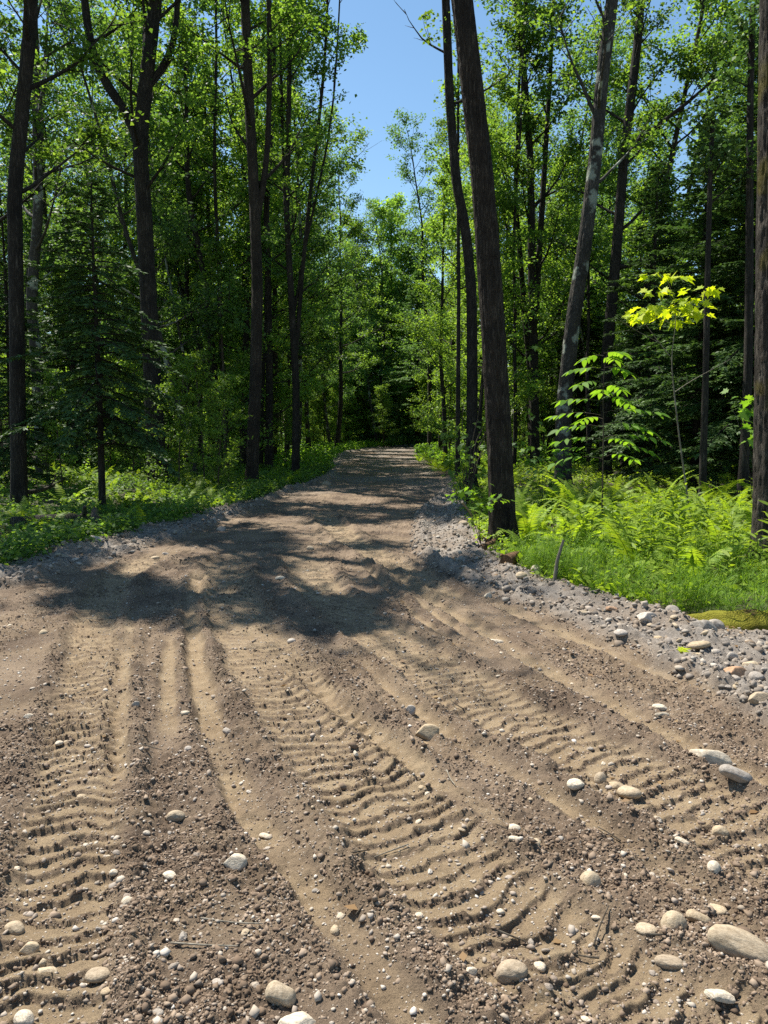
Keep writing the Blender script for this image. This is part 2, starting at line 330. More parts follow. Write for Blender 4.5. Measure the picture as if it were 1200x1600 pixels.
def road(x, y, fine=True):
    z = 0.08 * (fbm(x * 0.45, y * 0.45, 1, 3) - 0.5) + 0.035 * (fbm(x * 2.1, y * 2.1, 5, 3) - 0.5)
    crumb = 0.25 + 0.75 * sstep(0.36, 0.58, fbm(x * 2.3 + 3, y * 1.1, 9, 3)); smooth = np.zeros_like(x) + 0.28 * sstep(0.45, 0.65, fbm(x * 3, y * 3, 77, 3))
    n1 = fbm(x * 5, y * 5, 11, 3); n2 = fbm(x * 2.2, y * 2.2, 15, 2); n3 = fbm(x * 16, y * 16, 19, 2)
    for (pts, hw, pitch, amp, deep, bow), c in zip(TR, TRC):
        s, d, e0, e1 = sd_track(c, x, y)
        hwv = hw * (0.85 + 0.3 * n2)
        m = sstep(hwv + 0.035, hwv - 0.05, np.abs(d) + 0.07 * (n1 - 0.5)) * sstep(-0.1, 0.3, e0 + 10 * (pts[0][1] > 1600)) * sstep(-1.0, 1.5, e1)
        ph = s / pitch + bow * (d / hw) ** 2 + 1.0 * (n1 - 0.5) + 0.5 * (n3 - 0.5) + 0.18 * np.sin(d / hw * 4.0 + s * 3)
        f = ph - np.floor(ph)
        bar = np.where(f < 0.87, 0.75 * (1 - f / 0.87) + 0.25 * (1 - f / 0.87) ** 6, (f - 0.87) / 0.13)          # steep face towards the start of the track
        a = amp * (0.65 + 0.75 * sstep(0.32, 0.62, fbm(x * 3.3 + 8, y * 3.3, 23, 2)))
        z = z * (1 - 0.25 * m) + m * (-deep + a * bar)
        face = sstep(0.72, 0.80, f) * sstep(1.0, 0.93, f)
        crumb = crumb * (1 - m) + m * (0.05 + 0.75 * face + 0.25 * sstep(0.5, 0.7, n2))
        smooth = smooth * (1 - m) + m * (1 - 0.8 * face)
        b = np.exp(-((np.abs(d) - hwv - 0.07) / 0.065) ** 2) * sstep(-0.2, 0.6, e1) * sstep(-0.1, 0.3, e0 + 10 * (pts[0][1] > 1600))
        z = z + 0.032 * b * (0.3 + 1.4 * n1); crumb = np.maximum(crumb, b * 1.15)
    for (pts, hw, deep), c in zip(RUT, RUC):
        s, d, e0, e1 = sd_track(c, x, y)
        m = sstep(hw + 0.03, hw - 0.03, np.abs(d) + 0.06 * (n1 - 0.5)) * sstep(-0.1, 0.25, e0 + 10 * (pts[0][1] > 1600)) * sstep(-0.2, 0.5, e1) * (0.55 + 0.45 * sstep(0.35, 0.5, n2))
        z = z - deep * m + 0.004 * m * np.sin(s * 60 + 6 * n1); crumb = crumb * (1 - 0.95 * m); smooth = np.maximum(smooth, m)
        b = np.exp(-((np.abs(d) - hw - 0.05) / 0.04) ** 2) * sstep(-0.1, 0.25, e1) * sstep(-0.1, 0.3, e0 + 10 * (pts[0][1] > 1600))
        z = z + 0.016 * b * (0.3 + 1.2 * n1); crumb = np.maximum(crumb, 0.9 * b)
    # gravel shoulders
    wob = 0.28 * (n2 - 0.5) + 0.14 * (n1 - 0.5)
    gr = sstep(-0.05, 0.22, x - rg(y) + wob); gl = sstep(-0.05, 0.25, lg(y) - x + wob)
    grav = np.maximum(gr, gl)
    farg = sstep(14, 26, y) * 0.75 * sstep(0.3, 0.6, fbm(x * 0.9, y * 0.45, 51, 3)); grav = np.maximum(grav, farg)
    for e, d in ((gr, x - rg(y)), (gl, lg(y) - x)):
        wd = np.where(d is None, 1, 1.0)
        z = z + e * (0.02 + 0.07 * np.exp(-((d - 0.14) / 0.14) ** 2) * (0.2 + 1.6 * n1) + 0.07 * np.exp(-((d - 0.75) / 0.24) ** 2) * (0.0 + 2.0 * n2) + 0.05 * (n1 - 0.5) + 0.05 * (n3 - 0.5))
    grav = grav * (0.55 + 0.45 * sstep(0.34, 0.52, fbm(x * 2.7, y * 2.7, 88, 3))); smooth = smooth * (1 - grav)
    z = z + sstep(9.0, 18.0, y) * 0.06 * (fbm(x * 1.3, y * 0.9, 91, 3) - 0.5)      # churned humps farther along
    out = np.maximum(lp(y) - x, x - rp(y)); z = z - 0.35 * sstep(0.05, 0.5, out)
    if fine:
        c = np.clip(crumb, 0, 1.2) * (1 - 0.35 * gr)
        z = z + c * (0.052 * (fbm(x * 13, y * 13, 41, 3) - 0.42))
        pk = pebbles(x, y, 0.055, 101, 0.65); pm = pebbles(x, y, 0.026, 111, 0.85); ps = pebbles(x, y, 0.0125, 121, 0.9)
        z = z + c * (0.016 * pk * sstep(0.35, 0.6, n1 + 0.3 * (c - 0.6)) + 0.014 * pm + 0.007 * ps) + grav * (0.02 * pk * sstep(0.4, 0.6, n1) + 0.011 * pm + 0.006 * ps)
        z = z + 0.006 * (fbm(x * 55, y * 55, 61, 3) - 0.5) + 0.008 * (fbm(x * 22, y * 22, 63, 3) - 0.5)
    return z, np.clip(smooth, 0, 1), np.clip(grav, 0, 1), np.clip(crumb, 0, 1.2)
def road_z(x, y):
    return road(np.atleast_1d(np.array(x, float)), np.atleast_1d(np.array(y, float)))[0]
def land_z(x, y):
    x = np.atleast_1d(np.array(x, float)); y = np.atleast_1d(np.array(y, float))
    return np.maximum(floor_z(x, y), np.where((x > lp(y) - 0.4) & (x < rp(y) + 0.4), road(x, y, False)[0], -9))

def grid_faces(nr, nc):
    i = np.arange(nr - 1)[:, None] * nc; j = np.arange(nc - 1)[None]
    return np.stack([i + j, i + j + 1, i + nc + j + 1, i + nc + j], -1).reshape(-1, 4)
def build_road():
    ys = [-5.0]
    while ys[-1] < 110:
        y = ys[-1]; ys.append(y + (0.15 if y < 0.6 else 0.03 if y < 1.4 else min(max(0.0052, 0.00085 * y * y), 0.0065 * y)))
    ys = np.array(ys); yc = np.maximum(ys, 1.6)
    half = 0.62 * yc + 0.55
    l, r = lp(ys) - 0.5, rp(ys) + 0.5
    a = np.maximum(l + 0.1, -half); b = np.minimum(r - 0.1, half)
    NI, NO = 860, 36
    u = np.linspace(0, 1, NI); o = np.linspace(0, 1, NO, endpoint=False)
    X = np.concatenate([l[:, None] + (a - l)[:, None] * o, a[:, None] + (b - a)[:, None] * u, r[:, None] + (b - r)[:, None] * o[::-1]], 1)
    Y = np.repeat(ys[:, None], X.shape[1], 1)
    z, sm, gv, cr = road(X.ravel(), Y.ravel())
    mb = MB(); mb.add(np.stack([X.ravel(), Y.ravel(), z], 1), grid_faces(*X.shape))
    o = mb.build('road', M['road'])
    for n, v in (('smooth', sm), ('gravel', gv)):
        at_ = o.data.attributes.new(n, 'FLOAT', 'POINT'); at_.data.foreach_set('value', v.astype(np.float32))
    tag(o, 'rutted brown dirt road with tyre tracks and grey gravel edges', 'road', kind='structure')
    return o
def build_floor():
    t = np.linspace(-1, 1, 420); xs = 40 * t + 560 * np.sign(t) * np.abs(t) ** 7
    t2 = np.linspace(0, 1, 420); ysx = -20 + 130 * t2 + 700 * t2 ** 9
    X, Y = np.meshgrid(xs, ysx)
    mb = MB(); mb.add(np.stack([X.ravel(), Y.ravel(), floor_z(X.ravel(), Y.ravel())], 1), grid_faces(*X.shape))
    o = mb.build('forest_floor', M['floor']); tag(o, 'dark leaf litter of the forest floor beside the road', 'ground', kind='structure')
build_road(); build_floor()

# ---------------------------------------------------------------- leaves and branches
def unit(v): return v / (np.linalg.norm(v, axis=-1, keepdims=True) + 1e-9)
def add_leaves(mb, P, size, rng, flat=0.55, wide=0.75, axis=None):
    n = len(P)
    if n == 0: return
    nrm = unit(np.array([0, 0, 1.0]) + flat * rng.normal(size=(n, 3)))
    a = rng.normal(size=(n, 3)); a[:, 2] -= 0.5
    if axis is not None: a = axis + 0.6 * a
    a = unit(a - nrm * (a * nrm).sum(1)[:, None]); sdv = np.cross(a, nrm)
    s = (size * rng.uniform(0.6, 1.3, n))[:, None]
    v = np.stack([P, P + s * (0.42 * a - 0.5 * wide * sdv + 0.08 * nrm), P + s * (a - 0.06 * nrm), P + s * (0.42 * a + 0.5 * wide * sdv + 0.08 * nrm)], 1)
    mb.add(v.reshape(-1, 3), np.arange(n * 4).reshape(-1, 4))
MAPLE = np.array([(0, 0), (0.28, -0.06), (0.22, 0.12), (0.52, 0.18), (0.36, 0.34), (0.50, 0.62), (0.22, 0.56), (0.14, 0.72), (0.0, 1.0),
                  (-0.14, 0.72), (-0.22, 0.56), (-0.50, 0.62), (-0.36, 0.34), (-0.52, 0.18), (-0.22, 0.12), (-0.28, -0.06)])
LANCE = np.array([(0, 0), (0.10, 0.10), (0.19, 0.30), (0.20, 0.48), (0.13, 0.74), (0, 1.0), (-0.13, 0.74), (-0.20, 0.48), (-0.19, 0.30), (-0.10, 0.10)])
def add_shaped(mb, shape, P, A, Nn, size, rng):           # outlined leaves: points, axes, normals, sizes
    P, A, Nn = map(lambda q: np.asarray(q, float), (P, A, Nn)); n = len(P)
    A = unit(A); Nn = unit(Nn - A * (A * Nn).sum(1)[:, None]); S = np.cross(A, Nn); size = np.broadcast_to(size, (n,))[:, None, None]
    sx = shape[:, 0][None, :, None]; sy = shape[:, 1][None, :, None]
    v = P[:, None] + size * (sx * S[:, None] + sy * A[:, None] + (0.22 * np.abs(sx) - 0.22 * sy * sy) * Nn[:, None])
    k = len(shape); mb.add(v.reshape(-1, 3), np.arange(n * k).reshape(n, k))
def wander(rng, p, d, length, n=6, up=0.15, jit=0.12):
    P = [np.array(p, float)]; d = np.array(d, float) / np.linalg.norm(d)
    for i in range(n - 1):
        d = d + np.array([0, 0, up / n * 2]) + jit * rng.normal(size=3) * (0.6 if i else 0.2); d /= np.linalg.norm(d); P.append(P[-1] + d * length / (n - 1))
    return np.array(P)
def along(P, t):
    L_ = np.concatenate([[0], np.cumsum(np.linalg.norm(np.diff(P, axis=0), axis=1))]); t = np.asarray(t) * L_[-1]
    return np.stack([np.interp(t, L_, P[:, k]) for k in range(3)], -1)
def foliage(rng, spine, r_of, lo, n1, len1, n2=6, n3=5, k=10, sig=0.13, elev=(25, 60), shrink=0.7, up=0.35, az0=None, wood=None, keep=None, dead=0):
    """Branches three levels deep off one spine; returns leaf positions and adds the wood to the builder."""
    out = []
    ax = unit(spine[-1] - spine[0])
    for i in range(n1):
        t = lo + (1 - lo) * ((i + rng.uniform(0, 1)) / n1) ** 0.9; u = (t - lo) / (1 - lo + 1e-6)
        p = along(spine, t); az = (i * 2.39996 + rng.normal() * 0.5) if az0 is None else az0 + rng.normal() * 0.9
        el = R(elev[0] + (elev[1] - elev[0]) * u + rng.normal() * 9)
        d = np.array([math.cos(az) * math.cos(el), math.sin(az) * math.cos(el), math.sin(el)])
        ln = len1 * (1 - shrink * u) * rng.uniform(0.65, 1.15)
        B = wander(rng, p, d, ln, 7, up, 0.13); r0 = min(r_of(t) * 0.42, 0.018 * ln + 0.004)
        wood.tube(B, np.linspace(r0, 0.005, 7), 5)
        if i < dead: continue
        for j in range(n2):
            f = rng.uniform(0.3, 1.0); q = along(B, f); dv = unit(along(B, min(f + .1, 1)) - along(B, f - .1))
            sd_ = rng.normal(size=3); sd_[2] *= 0.45; e = unit(dv * 0.8 + unit(sd_) * 0.9)
            C_ = wander(rng, q, e, max(0.3, ln * 0.42 * rng.uniform(0.5, 1.1)), 4, 0.1, 0.18)
            wood.tube(C_, np.linspace(max(0.004, r0 * 0.35), 0.003, 4), 3)
            m = n3
            tt = along(C_, rng.uniform(0.15, 1.05, m)); e3 = rng.normal(size=(m, 3)); e3[:, 2] *= 0.35
            tips = tt + unit(e3) * rng.uniform(0.08, 0.42, m)[:, None]
            kk = max(1, int(k * rng.uniform(0.5, 1.5)))
            w_ = rng.uniform(0, 1, (m, kk, 1))
            pts = tt[:, None] * (1 - w_) + tips[:, None] * w_ + rng.normal(size=(m, kk, 3)) * sig * np.array([1, 1, 0.5])
            out.append(pts.reshape(-1, 3))
    return np.concatenate(out) if out else np.zeros((0, 3))

# canopy openings: no leaf may hang where it would shade these patches of ground, nor over the middle of the road
def inpoly(x, y, poly):
    c = np.zeros(len(x), bool); n = len(poly)
    for i in range(n):
        x0, y0 = poly[i]; x1, y1 = poly[i - 1]
        c ^= ((y0 > y) != (y1 > y)) & (x < (x1 - x0) * (y - y0) / (y1 - y0 + 1e-12) + x0)
    return c
SUNNY = [[(-7, -6), (6, -6), (8, 6), (7.5, 11.5), (5.5, 13.5), (1.9, 13.6), (1.7, 9.6), (0.9, 8.6), (-0.2, 7.3), (-0.1, 6.4), (-1.1, 5.8), (-2.4, 6.3), (-3.2, 6.6), (-3.4, 8.0), (-6, 8.3), (-9, 6)], [(-1.5, 8.3), (0.3, 8.0), (0.35, 9.6), (-0.3, 10.4), (-1.3, 9.7)], [(-0.9, 12.6), (-0.8, 12.5), (-0.7, 12.7)], [(-7.5, 15.5), (-3.3, 14.8), (-2.9, 19), (-3.2, 22), (-8.0, 22)]]
def canopy_ok(P, rng):
    q = P[:, :2] - SDIR[None, :2] * ((P[:, 2] - 0.4) / SDIR[2])[:, None]
    bad = np.zeros(len(P), bool)
    for s in SUNNY: bad |= inpoly(q[:, 0] + rng.normal(size=len(P)) * 0.12, q[:, 1] + rng.normal(size=len(P)) * 0.12, s)
    bad &= (P[:, 2] > 2.2) & (rng.uniform(size=len(P)) < 0.97)
    mid = 0.012 * P[:, 1]; gap = 0.032 * P[:, 1] + 0.05
    bad |= (np.abs(P[:, 0] - mid) < gap) & (P[:, 2] > 0.21 * P[:, 1] + 1.5) & (P[:, 2] < 0.56 * P[:, 1] + 1.6)
    return ~bad

# ---------------------------------------------------------------- the trees one can point at
def densify(P, step=0.3):
    P = np.asarray(P, float); L_ = np.linalg.norm(np.diff(P, axis=0), axis=1).sum(); n = max(6, int(L_ / step))
    Q = along(P, np.linspace(0, 1, n)); k = np.array([1, 2, 3, 2, 1]) / 9.0
    for c in range(3): Q[:, c] = np.convolve(np.pad(Q[:, c], 2, mode='reflect', reflect_type='odd'), k, 'valid')
    return Q
def tall_tree(name, label, Y, px, r0, r1, top=15.0, lo=6.0, n1=14, len1=2.6, k=9, leaf='leaf', bark='bark', size=0.105, forks=(), seed=1, limbs=(), group=None, gap=True, furrow=False, **kw):
    """A tree whose trunk passes the listed image points at distance Y; forks are further stems; limbs are (start height, direction, length)."""
    rng = np.random.default_rng(seed)
    P = [at(a, b, Y) for a, b in px]; base = P[0].copy(); base[2] = float(land_z(base[0], base[1])[0]) - 0.05; P[0] = base
    d = unit(P[-1] - P[-2])
    while P[-1][2] < top:
        d = unit(d * 0.8 + np.array([0, 0, 0.25])); P.append(P[-1] + d * min(1.2, max(0.3, top - P[-1][2])))
    P = np.array(P); P[1:, 1] += np.cumsum(rng.normal(size=len(P) - 1) * 0.02)
    Q = densify(P, 0.22); t = np.linspace(0, 1, len(Q)); hgt = Q[:, 2] - Q[0, 2]
    def r_of(tt): return np.interp(tt, [0, 1], [r0, r1])
    rad = r0 + (r1 - r0) * t; rad *= 1 + 0.35 * np.exp(-hgt / 0.16) + 0.10 * np.exp(-hgt / 0.6)
    root = thing(name, label, 'tree', tuple(base), group=group); inv = np.array(base)
    tb = MB()
    if furrow:                              # real ridges and root flare for the trunks close to the camera
        Qf = densify(Q, 0.035); hf = Qf[:, 2] - Q[0, 2]; ns = 72; rf = np.interp(hf, hgt, rad)
        tb.tube(Qf - inv, rf, ns); v = tb.V[-1].reshape(len(Qf), ns, 3); c_ = (Qf - inv)[:, None]; d_ = v - c_
        th = np.arange(ns) / ns * 2 * math.pi; TX = np.cos(th)[None] * 9 + 0 * hf[:, None]; TY = np.sin(th)[None] * 9 + hf[:, None] * 2.4
        wob = fbm(TX * 0.6 + 40, TY * 0.6 + hf[:, None], seed, 3)
        rg_ = np.abs(2 * fbm(TX * 1.5 + 3 * wob + seed, TY * 0.9 - hf[:, None] * 1.1, seed + 3, 3) - 1)
        k_ = 1 + 0.13 * (np.minimum(rg_ * 3, 1) - 0.6) + 0.10 * (fbm(TX * 0.18, TY * 0.22, seed + 9, 2) - 0.5)
        k_ = k_ + 0.45 * np.exp(-hf / 0.17)[:, None] * (0.5 + 0.5 * np.cos(5 * th + seed + 0.8 * np.sin(2 * th)))[None]
        tb.V[-1] = (c_ + d_ * k_[..., None]).reshape(-1, 3)
    else: tb.tube(Q - inv, rad, 14, 0.022, rng)
    lt = np.interp(lo, hgt, t)
    pts = [foliage(rng, Q, r_of, lt, n1, len1, k=k, wood=tb, **kw)] if n1 else []
    for fp, fr in forks:
        F = [np.array(at(a, b, Y)) for a, b in fp]; dd = unit(F[-1] - F[-2])
        while F[-1][2] < top - 1.5: dd = unit(dd * 0.85 + np.array([0, 0, 0.2])); F.append(F[-1] + dd * 0.9)
        F = densify(np.array(F), 0.22)
        F[:, 1] += np.linspace(0, 1, len(F)) * rng.uniform(-0.5, 0.5)
        tb_ = np.linspace(fr, max(0.02, fr * 0.45), len(F)); tb.tube(F - inv, tb_, 9, 0.02, rng)
        pts.append(foliage(rng, F, lambda q, fr=fr: fr * (1 - 0.5 * q), 0.35, 8, len1 * 0.75, k=k, wood=tb, **kw) if n1 else np.zeros((0, 3)))
    for zs, dirv, ln, kk in limbs:
        s = along(Q, float(np.interp(zs, hgt, t))); B = wander(rng, s, dirv, ln, 9, 0.12, 0.07)
        tb.tube(B - inv, np.linspace(min(0.09, r0 * 0.45), 0.02, 9), 7, 0.02, rng)
        pts.append(foliage(rng, B, lambda q: 0.05, 0.35, 12, ln * 0.36, k=kk, wood=tb, shrink=0.4, elev=(5, 20)))
    # branch tubes from foliage() are in world space: bring them to the tree's base
    for i in range(len(tb.V)):
        v = tb.V[i]
        if np.linalg.norm(v.mean(0) + inv - Q.mean(0)) > np.linalg.norm(v.mean(0) - Q.mean(0)): tb.V[i] = v - inv
    tb.build('trunk', M[bark], root)
    if pts:
        A = np.concatenate(pts)
        if len(A):
            if gap: A = A[canopy_ok(A, rng)]
            if len(A) > 20:
                lb = MB(); add_leaves(lb, A - inv, size, rng); lb.build('crown', M[leaf], root, smooth=False)
    return root

tall_tree('maple_tree', 'stout brown trunk at the gravel edge right of the road, nearest of the big trees', 10.4,
          [(787, 860), (781, 700), (770, 500), (757, 300), (740, 150), (722, 0)], 0.168, 0.085, 17, 11.5, 10, 2.2, bark='bark_brown', seed=11, furrow=True)
tall_tree('ash_tree', 'slim dark kinked trunk just behind the stout brown trunk', 20.0,
          [(736, 790), (738, 600), (737, 450), (727, 350), (713, 285), (703, 150), (697, 0)], 0.145, 0.072, 18, 9.5, 12, 2.4, seed=12, furrow=True)
tall_tree('maple_tree', 'pale grey lichen spotted trunk leaning to the right behind the ash sapling', 20.0,
          [(880, 770), (881, 640), (895, 500), (914, 380), (930, 250), (940, 130), (957, 0)], 0.20, 0.11, 18, 7.5, 14, 3.0, bark='bark_grey', seed=13, furrow=True)
tall_tree('maple_tree', 'dark forked tree with a leafy limb arching right against blue sky', 25.0,
          [(945, 760), (948, 560), (958, 450), (966, 350), (974, 240), (985, 150), (996, 60), (1000, 0)], 0.20, 0.10, 18, 7.0, 16, 3.0, k=12, seed=14,
          limbs=[(10.2, (0.9, -0.1, 0.55), 4.4, 10), (6.6, (0.95, -0.2, 0.15), 3.0, 9)])
tall_tree('maple_tree', 'mossy brown trunk cut by the right edge of the picture beside the horsetails', 8.6,
          [(1208, 900), (1207, 600), (1208, 300), (1212, 0)], 0.20, 0.11, 15, 11, 8, 2.0, bark='bark_moss', seed=15, furrow=True)
tall_tree('maple_tree', 'twin stemmed slim tree in full leaf behind the stout brown trunk', 29.0,
          [(836, 740), (834, 560), (831, 420), (829, 250), (820, 120), (812, 40), (806, 0)], 0.19, 0.08, 19, 4.5, 18, 3.2, k=14, size=0.12, seed=16,
          forks=[([(836, 500), (843, 400), (853, 250), (862, 120), (868, 0)], 0.13)])
tall_tree('birch_tree', 'thin dark pole of a trunk standing left of the kinked trunk', 24.0, [(715, 760), (716, 600), (717, 450), (716, 330)], 0.08, 0.03, 13, 5.0, 10, 1.6, k=9, seed=17)
tall_tree('birch_tree', 'short crooked dark trunk at the far ferns by the bend', 31.0, [(697, 730), (694, 640), (688, 560), (690, 500)], 0.10, 0.03, 11, 3.0, 14, 2.4, k=14, seed=18, leaf='leaf_lit')
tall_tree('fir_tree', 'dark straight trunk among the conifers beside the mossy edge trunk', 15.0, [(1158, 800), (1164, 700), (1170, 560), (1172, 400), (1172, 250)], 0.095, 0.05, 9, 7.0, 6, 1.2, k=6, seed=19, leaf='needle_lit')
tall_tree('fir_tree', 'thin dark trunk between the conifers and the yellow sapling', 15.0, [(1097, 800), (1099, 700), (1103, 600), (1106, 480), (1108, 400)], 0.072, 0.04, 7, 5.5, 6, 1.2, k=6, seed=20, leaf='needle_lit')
# left of the road
tall_tree('maple_tree', 'tall dark trunk at the far left edge of the picture', 14.6,
          [(30, 800), (27, 600), (24, 480), (22, 300), (34, 160), (44, 60), (48, 0)], 0.145, 0.085, 17, 5.5, 24, 3.3, k=14, seed=21, limbs=[(9.2, (0.42, -0.88, 0.16), 5.4, 22), (9.8, (0.75, -0.6, 0.2), 4.6, 18), (10.6, (0.2, -0.9, 0.25), 5.0, 18)])  # limbs out of view overhead, added to cast the road shade
tall_tree('ash_tree', 'grey trunk just right of the far left edge trunk', 22.0, [(68, 770), (60, 600), (50, 470), (62, 330), (60, 200), (56, 90), (54, 0)], 0.17, 0.08, 17, 6.0, 20, 3.2, k=13, bark='bark_grey', seed=22)
tall_tree('maple_tree', 'big maple whose dark trunk forks into spreading limbs behind the small hemlock', 20.0,
          [(248, 790), (240, 640), (231, 450), (224, 320), (219, 225), (226, 150), (236, 70), (244, 0)], 0.24, 0.12, 17, 7.0, 22, 3.2, k=13, seed=23,
          forks=[([(219, 235), (208, 195), (190, 165), (170, 138), (150, 100), (140, 60), (133, 0)], 0.13), ([(228, 140), (246, 115), (262, 90), (272, 50), (274, 0)], 0.09)])
tall_tree('maple_tree', 'tall straight trunk with a side stem at the left gravel edge', 21.5,
          [(393, 758), (399, 600), (402, 450), (398, 320), (389, 150), (383, 0)], 0.18, 0.095, 18, 8.0, 18, 3.4, k=13, bark='bark_brown', seed=24,
          forks=[([(400, 350), (411, 290), (418, 220), (420, 100), (418, 0)], 0.09)])
tall_tree('ash_tree', 'slim dark trunk close behind the tall straight trunk at left', 27.0, [(420, 750), (421, 600), (419, 450), (416, 330), (424, 200)], 0.14, 0.06, 17, 6.5, 12, 2.2, seed=25)
tall_tree('ash_tree', 'grey clump of thin stems leaning over the road from the left', 25.0,
          [(462, 750), (463, 600), (455, 450), (448, 330), (451, 200), (453, 80), (455, 0)], 0.13, 0.05, 17, 5.5, 16, 2.8, k=12, bark='bark', seed=26,
          forks=[([(462, 560), (472, 430), (482, 330), (494, 230), (504, 140), (510, 60), (512, 0)], 0.075), ([(458, 500), (474, 400), (496, 300), (512, 225), (522, 150), (528, 60)], 0.045), ([(455, 450), (447, 350), (440, 200), (436, 60)], 0.07)])
tall_tree('maple_tree', 'leafy maple added past the left picture edge to shade the road', 13.2, [(-265, 800), (-262, 500), (-255, 200)], 0.16, 0.08, 15, 5.2, 26, 3.6, k=17, n2=7, seed=27)  # added shade tree, trunk out of view
tall_tree('maple_tree', 'spreading maple added behind the far left trunk to shade the road', 18.0, [(-75, 790), (-70, 500), (-62, 200)], 0.17, 0.08, 17, 5.5, 26, 3.6, k=16, n2=7, seed=28)  # also added for its shade, mostly out of view
for i, (px, Y, lab) in enumerate([([(290, 760), (293, 560), (291, 400), (293, 250), (290, 150)], 29.0, 'straight slim trunk deep in shade right of the forked maple'),
                                  ([(313, 760), (314, 560), (312, 420), (315, 280)], 33.0, 'dark slim trunk between two similar poles left of the side stem tree'),
                                  ([(330, 760), (329, 560), (328, 420), (322, 240)], 31.0, 'slightly bowed slim trunk nearest the side stem tree on its left')]):
    tall_tree('birch_tree', lab, Y, px, 0.11, 0.05, 15, 4.5, 16, 2.6, k=14, size=0.12, seed=30 + i, leaf='leaf_lit' if i == 1 else 'leaf')

# ---------------------------------------------------------------- conifers
def conifer(rng, H, rad, r0, lo=0.18, n=34, droop=0.25, dense=1.0):
    tb, lb = MB(), MB(); P = densify(np.array([(0, 0, -0.1), (0.03, 0.02, H * 0.4), (0, 0.05, H * 0.75), (0.03, 0, H)]), 0.25)
    tb.tube(P, np.linspace(r0, 0.012, len(P)), 9, 0.02, rng)
    Q, A = [], []
    for i in range(int(n * 4)):
        t = lo + (1 - lo) * ((i + rng.uniform()) / (n * 4)) ** 0.92; z = t * H; u = (t - lo) / (1 - lo)
        ln = rad * (1 - u) ** 0.8 * rng.uniform(0.55, 1.1) + 0.12
        if u < 0.12: ln *= rng.uniform(0.4, 0.9)
        az = i * 2.39996 + rng.normal() * 0.35; el = R(-6 + 40 * u ** 1.5 + rng.normal() * 6)
        d = np.array([math.cos(az) * math.cos(el), math.sin(az) * math.cos(el), math.sin(el)])
        B = wander(rng, along(P, t), d, ln, 6, -droop, 0.05); tb.tube(B, np.linspace(0.010 + 0.006 * ln, 0.003, 6), 4)
        m = max(5, int(ln * 26 * dense)); f = rng.uniform(0.15, 1, m); q = along(B, f); dv = unit(B[-1] - B[0])
        side = np.cross(dv, [0, 0, 1.0]); sg = np.where(rng.uniform(size=m) < 0.5, -1, 1)[:, None]
        sl = (0.34 * ln * (1.05 - f) + 0.06)[:, None] * rng.uniform(0.6, 1.1, (m, 1))
        e = unit(dv * 0.75 + sg * side * 0.8 + np.array([0, 0, -0.12]) + 0.12 * rng.normal(size=(m, 3)))
        kk = np.maximum(2, (sl[:, 0] / 0.075).astype(int))
        for j in range(int(kk.max())):
            on = kk > j
            fr = ((j + 0.5) / kk)[on][:, None]
            c = q[on] + e[on] * sl[on] * fr
            for s2 in (-1, 1, 0):
                ax = unit(e[on] + s2 * 0.75 * np.cross(e[on], [0, 0, 1.0]) + 0.18 * rng.normal(size=(on.sum(), 3)))
                Q.append(c); A.append(ax)
    Q = np.concatenate(Q); A = np.concatenate(A); n_ = len(Q)
    nrm = unit(np.array([0, 0, 1.0]) + 0.35 * rng.normal(size=(n_, 3))); nrm = unit(nrm - A * (A * nrm).sum(1)[:, None]); S = np.cross(A, nrm)
    s = rng.uniform(0.07, 0.14, n_)[:, None]; wd = rng.uniform(0.016, 0.028, n_)[:, None]
    v = np.stack([Q, Q + 0.5 * s * A + wd * S, Q + s * A - 0.01 * nrm, Q + 0.5 * s * A - wd * S], 1)
    lb.add(v.reshape(-1, 3), np.arange(n_ * 4).reshape(-1, 4))
    return tb, lb
def plant_conifer(name, label, loc, H, rad, r0, mat, seed, group=None, **kw):
    rng = np.random.default_rng(seed); root = thing(name, label, 'tree', loc, group=group)
    tb, lb = conifer(rng, H, rad, r0, **kw); tb.build('trunk', M['bark'], root); lb.build('crown', M[mat], root, smooth=False); return root
def gl(px, py, Y=None):
    p = ground(px, py) if Y is None else at(px, py, Y); return (p[0], p[1], float(land_z(p[0], p[1])[0]))
hem = plant_conifer('hemlock_tree', 'small dark hemlock with drooping sprays at the left roadside, lower trunk bare', gl(160, 800, 14.8), 6.2, 2.05, 0.075, 'needle', 40, lo=0.22, n=26, dense=0.9, droop=0.36)
firA = plant_conifer('fir_tree', 'big layered fir behind the yellow sapling, light tinted into its fronds', gl(1085, 760, 19.0), 8.6, 2.7, 0.14, 'needle_lit', 41, lo=0.08, n=48, droop=0.12, dense=1.1)
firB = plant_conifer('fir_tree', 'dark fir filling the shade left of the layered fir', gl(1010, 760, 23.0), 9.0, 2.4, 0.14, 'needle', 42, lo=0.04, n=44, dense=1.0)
for px, Y, rz, sc_, src, lab in [(1180, 17.0, 1.1, 1.15, firA, 'layered fir behind the mossy edge trunk at right'), (905, 34.0, 2.0, 1.15, firB, 'dark fir seen between the leaning grey trunk and the stout trunk'),
                                 (652, 66.0, 0.3, 1.7, firA, 'narrow spire topped fir at the end of the road'), (120, 27.0, 2.6, 1.0, firB, 'shadowy fir behind the small hemlock'),
                                 (1120, 28.0, 4.0, 1.3, firA, 'tall fir rising behind the layered fir against blue sky'), (1260, 24, 0.7, 1.4, firB, 'tall dark fir beyond the mossy edge trunk'),
                                 (20, 19.0, 5.6, 0.8, firB, 'small fir in shade behind the far left trunk'), (1040, 31, 3.3, 1.1, firB, 'fir in deep shade behind the dark forked tree')]:
    p = at(px, 700, Y); dup(src, (p[0], Y, float(land_z(p[0], Y)[0])), rz, sc_, lab, 'firs standing among the broadleaf trees')

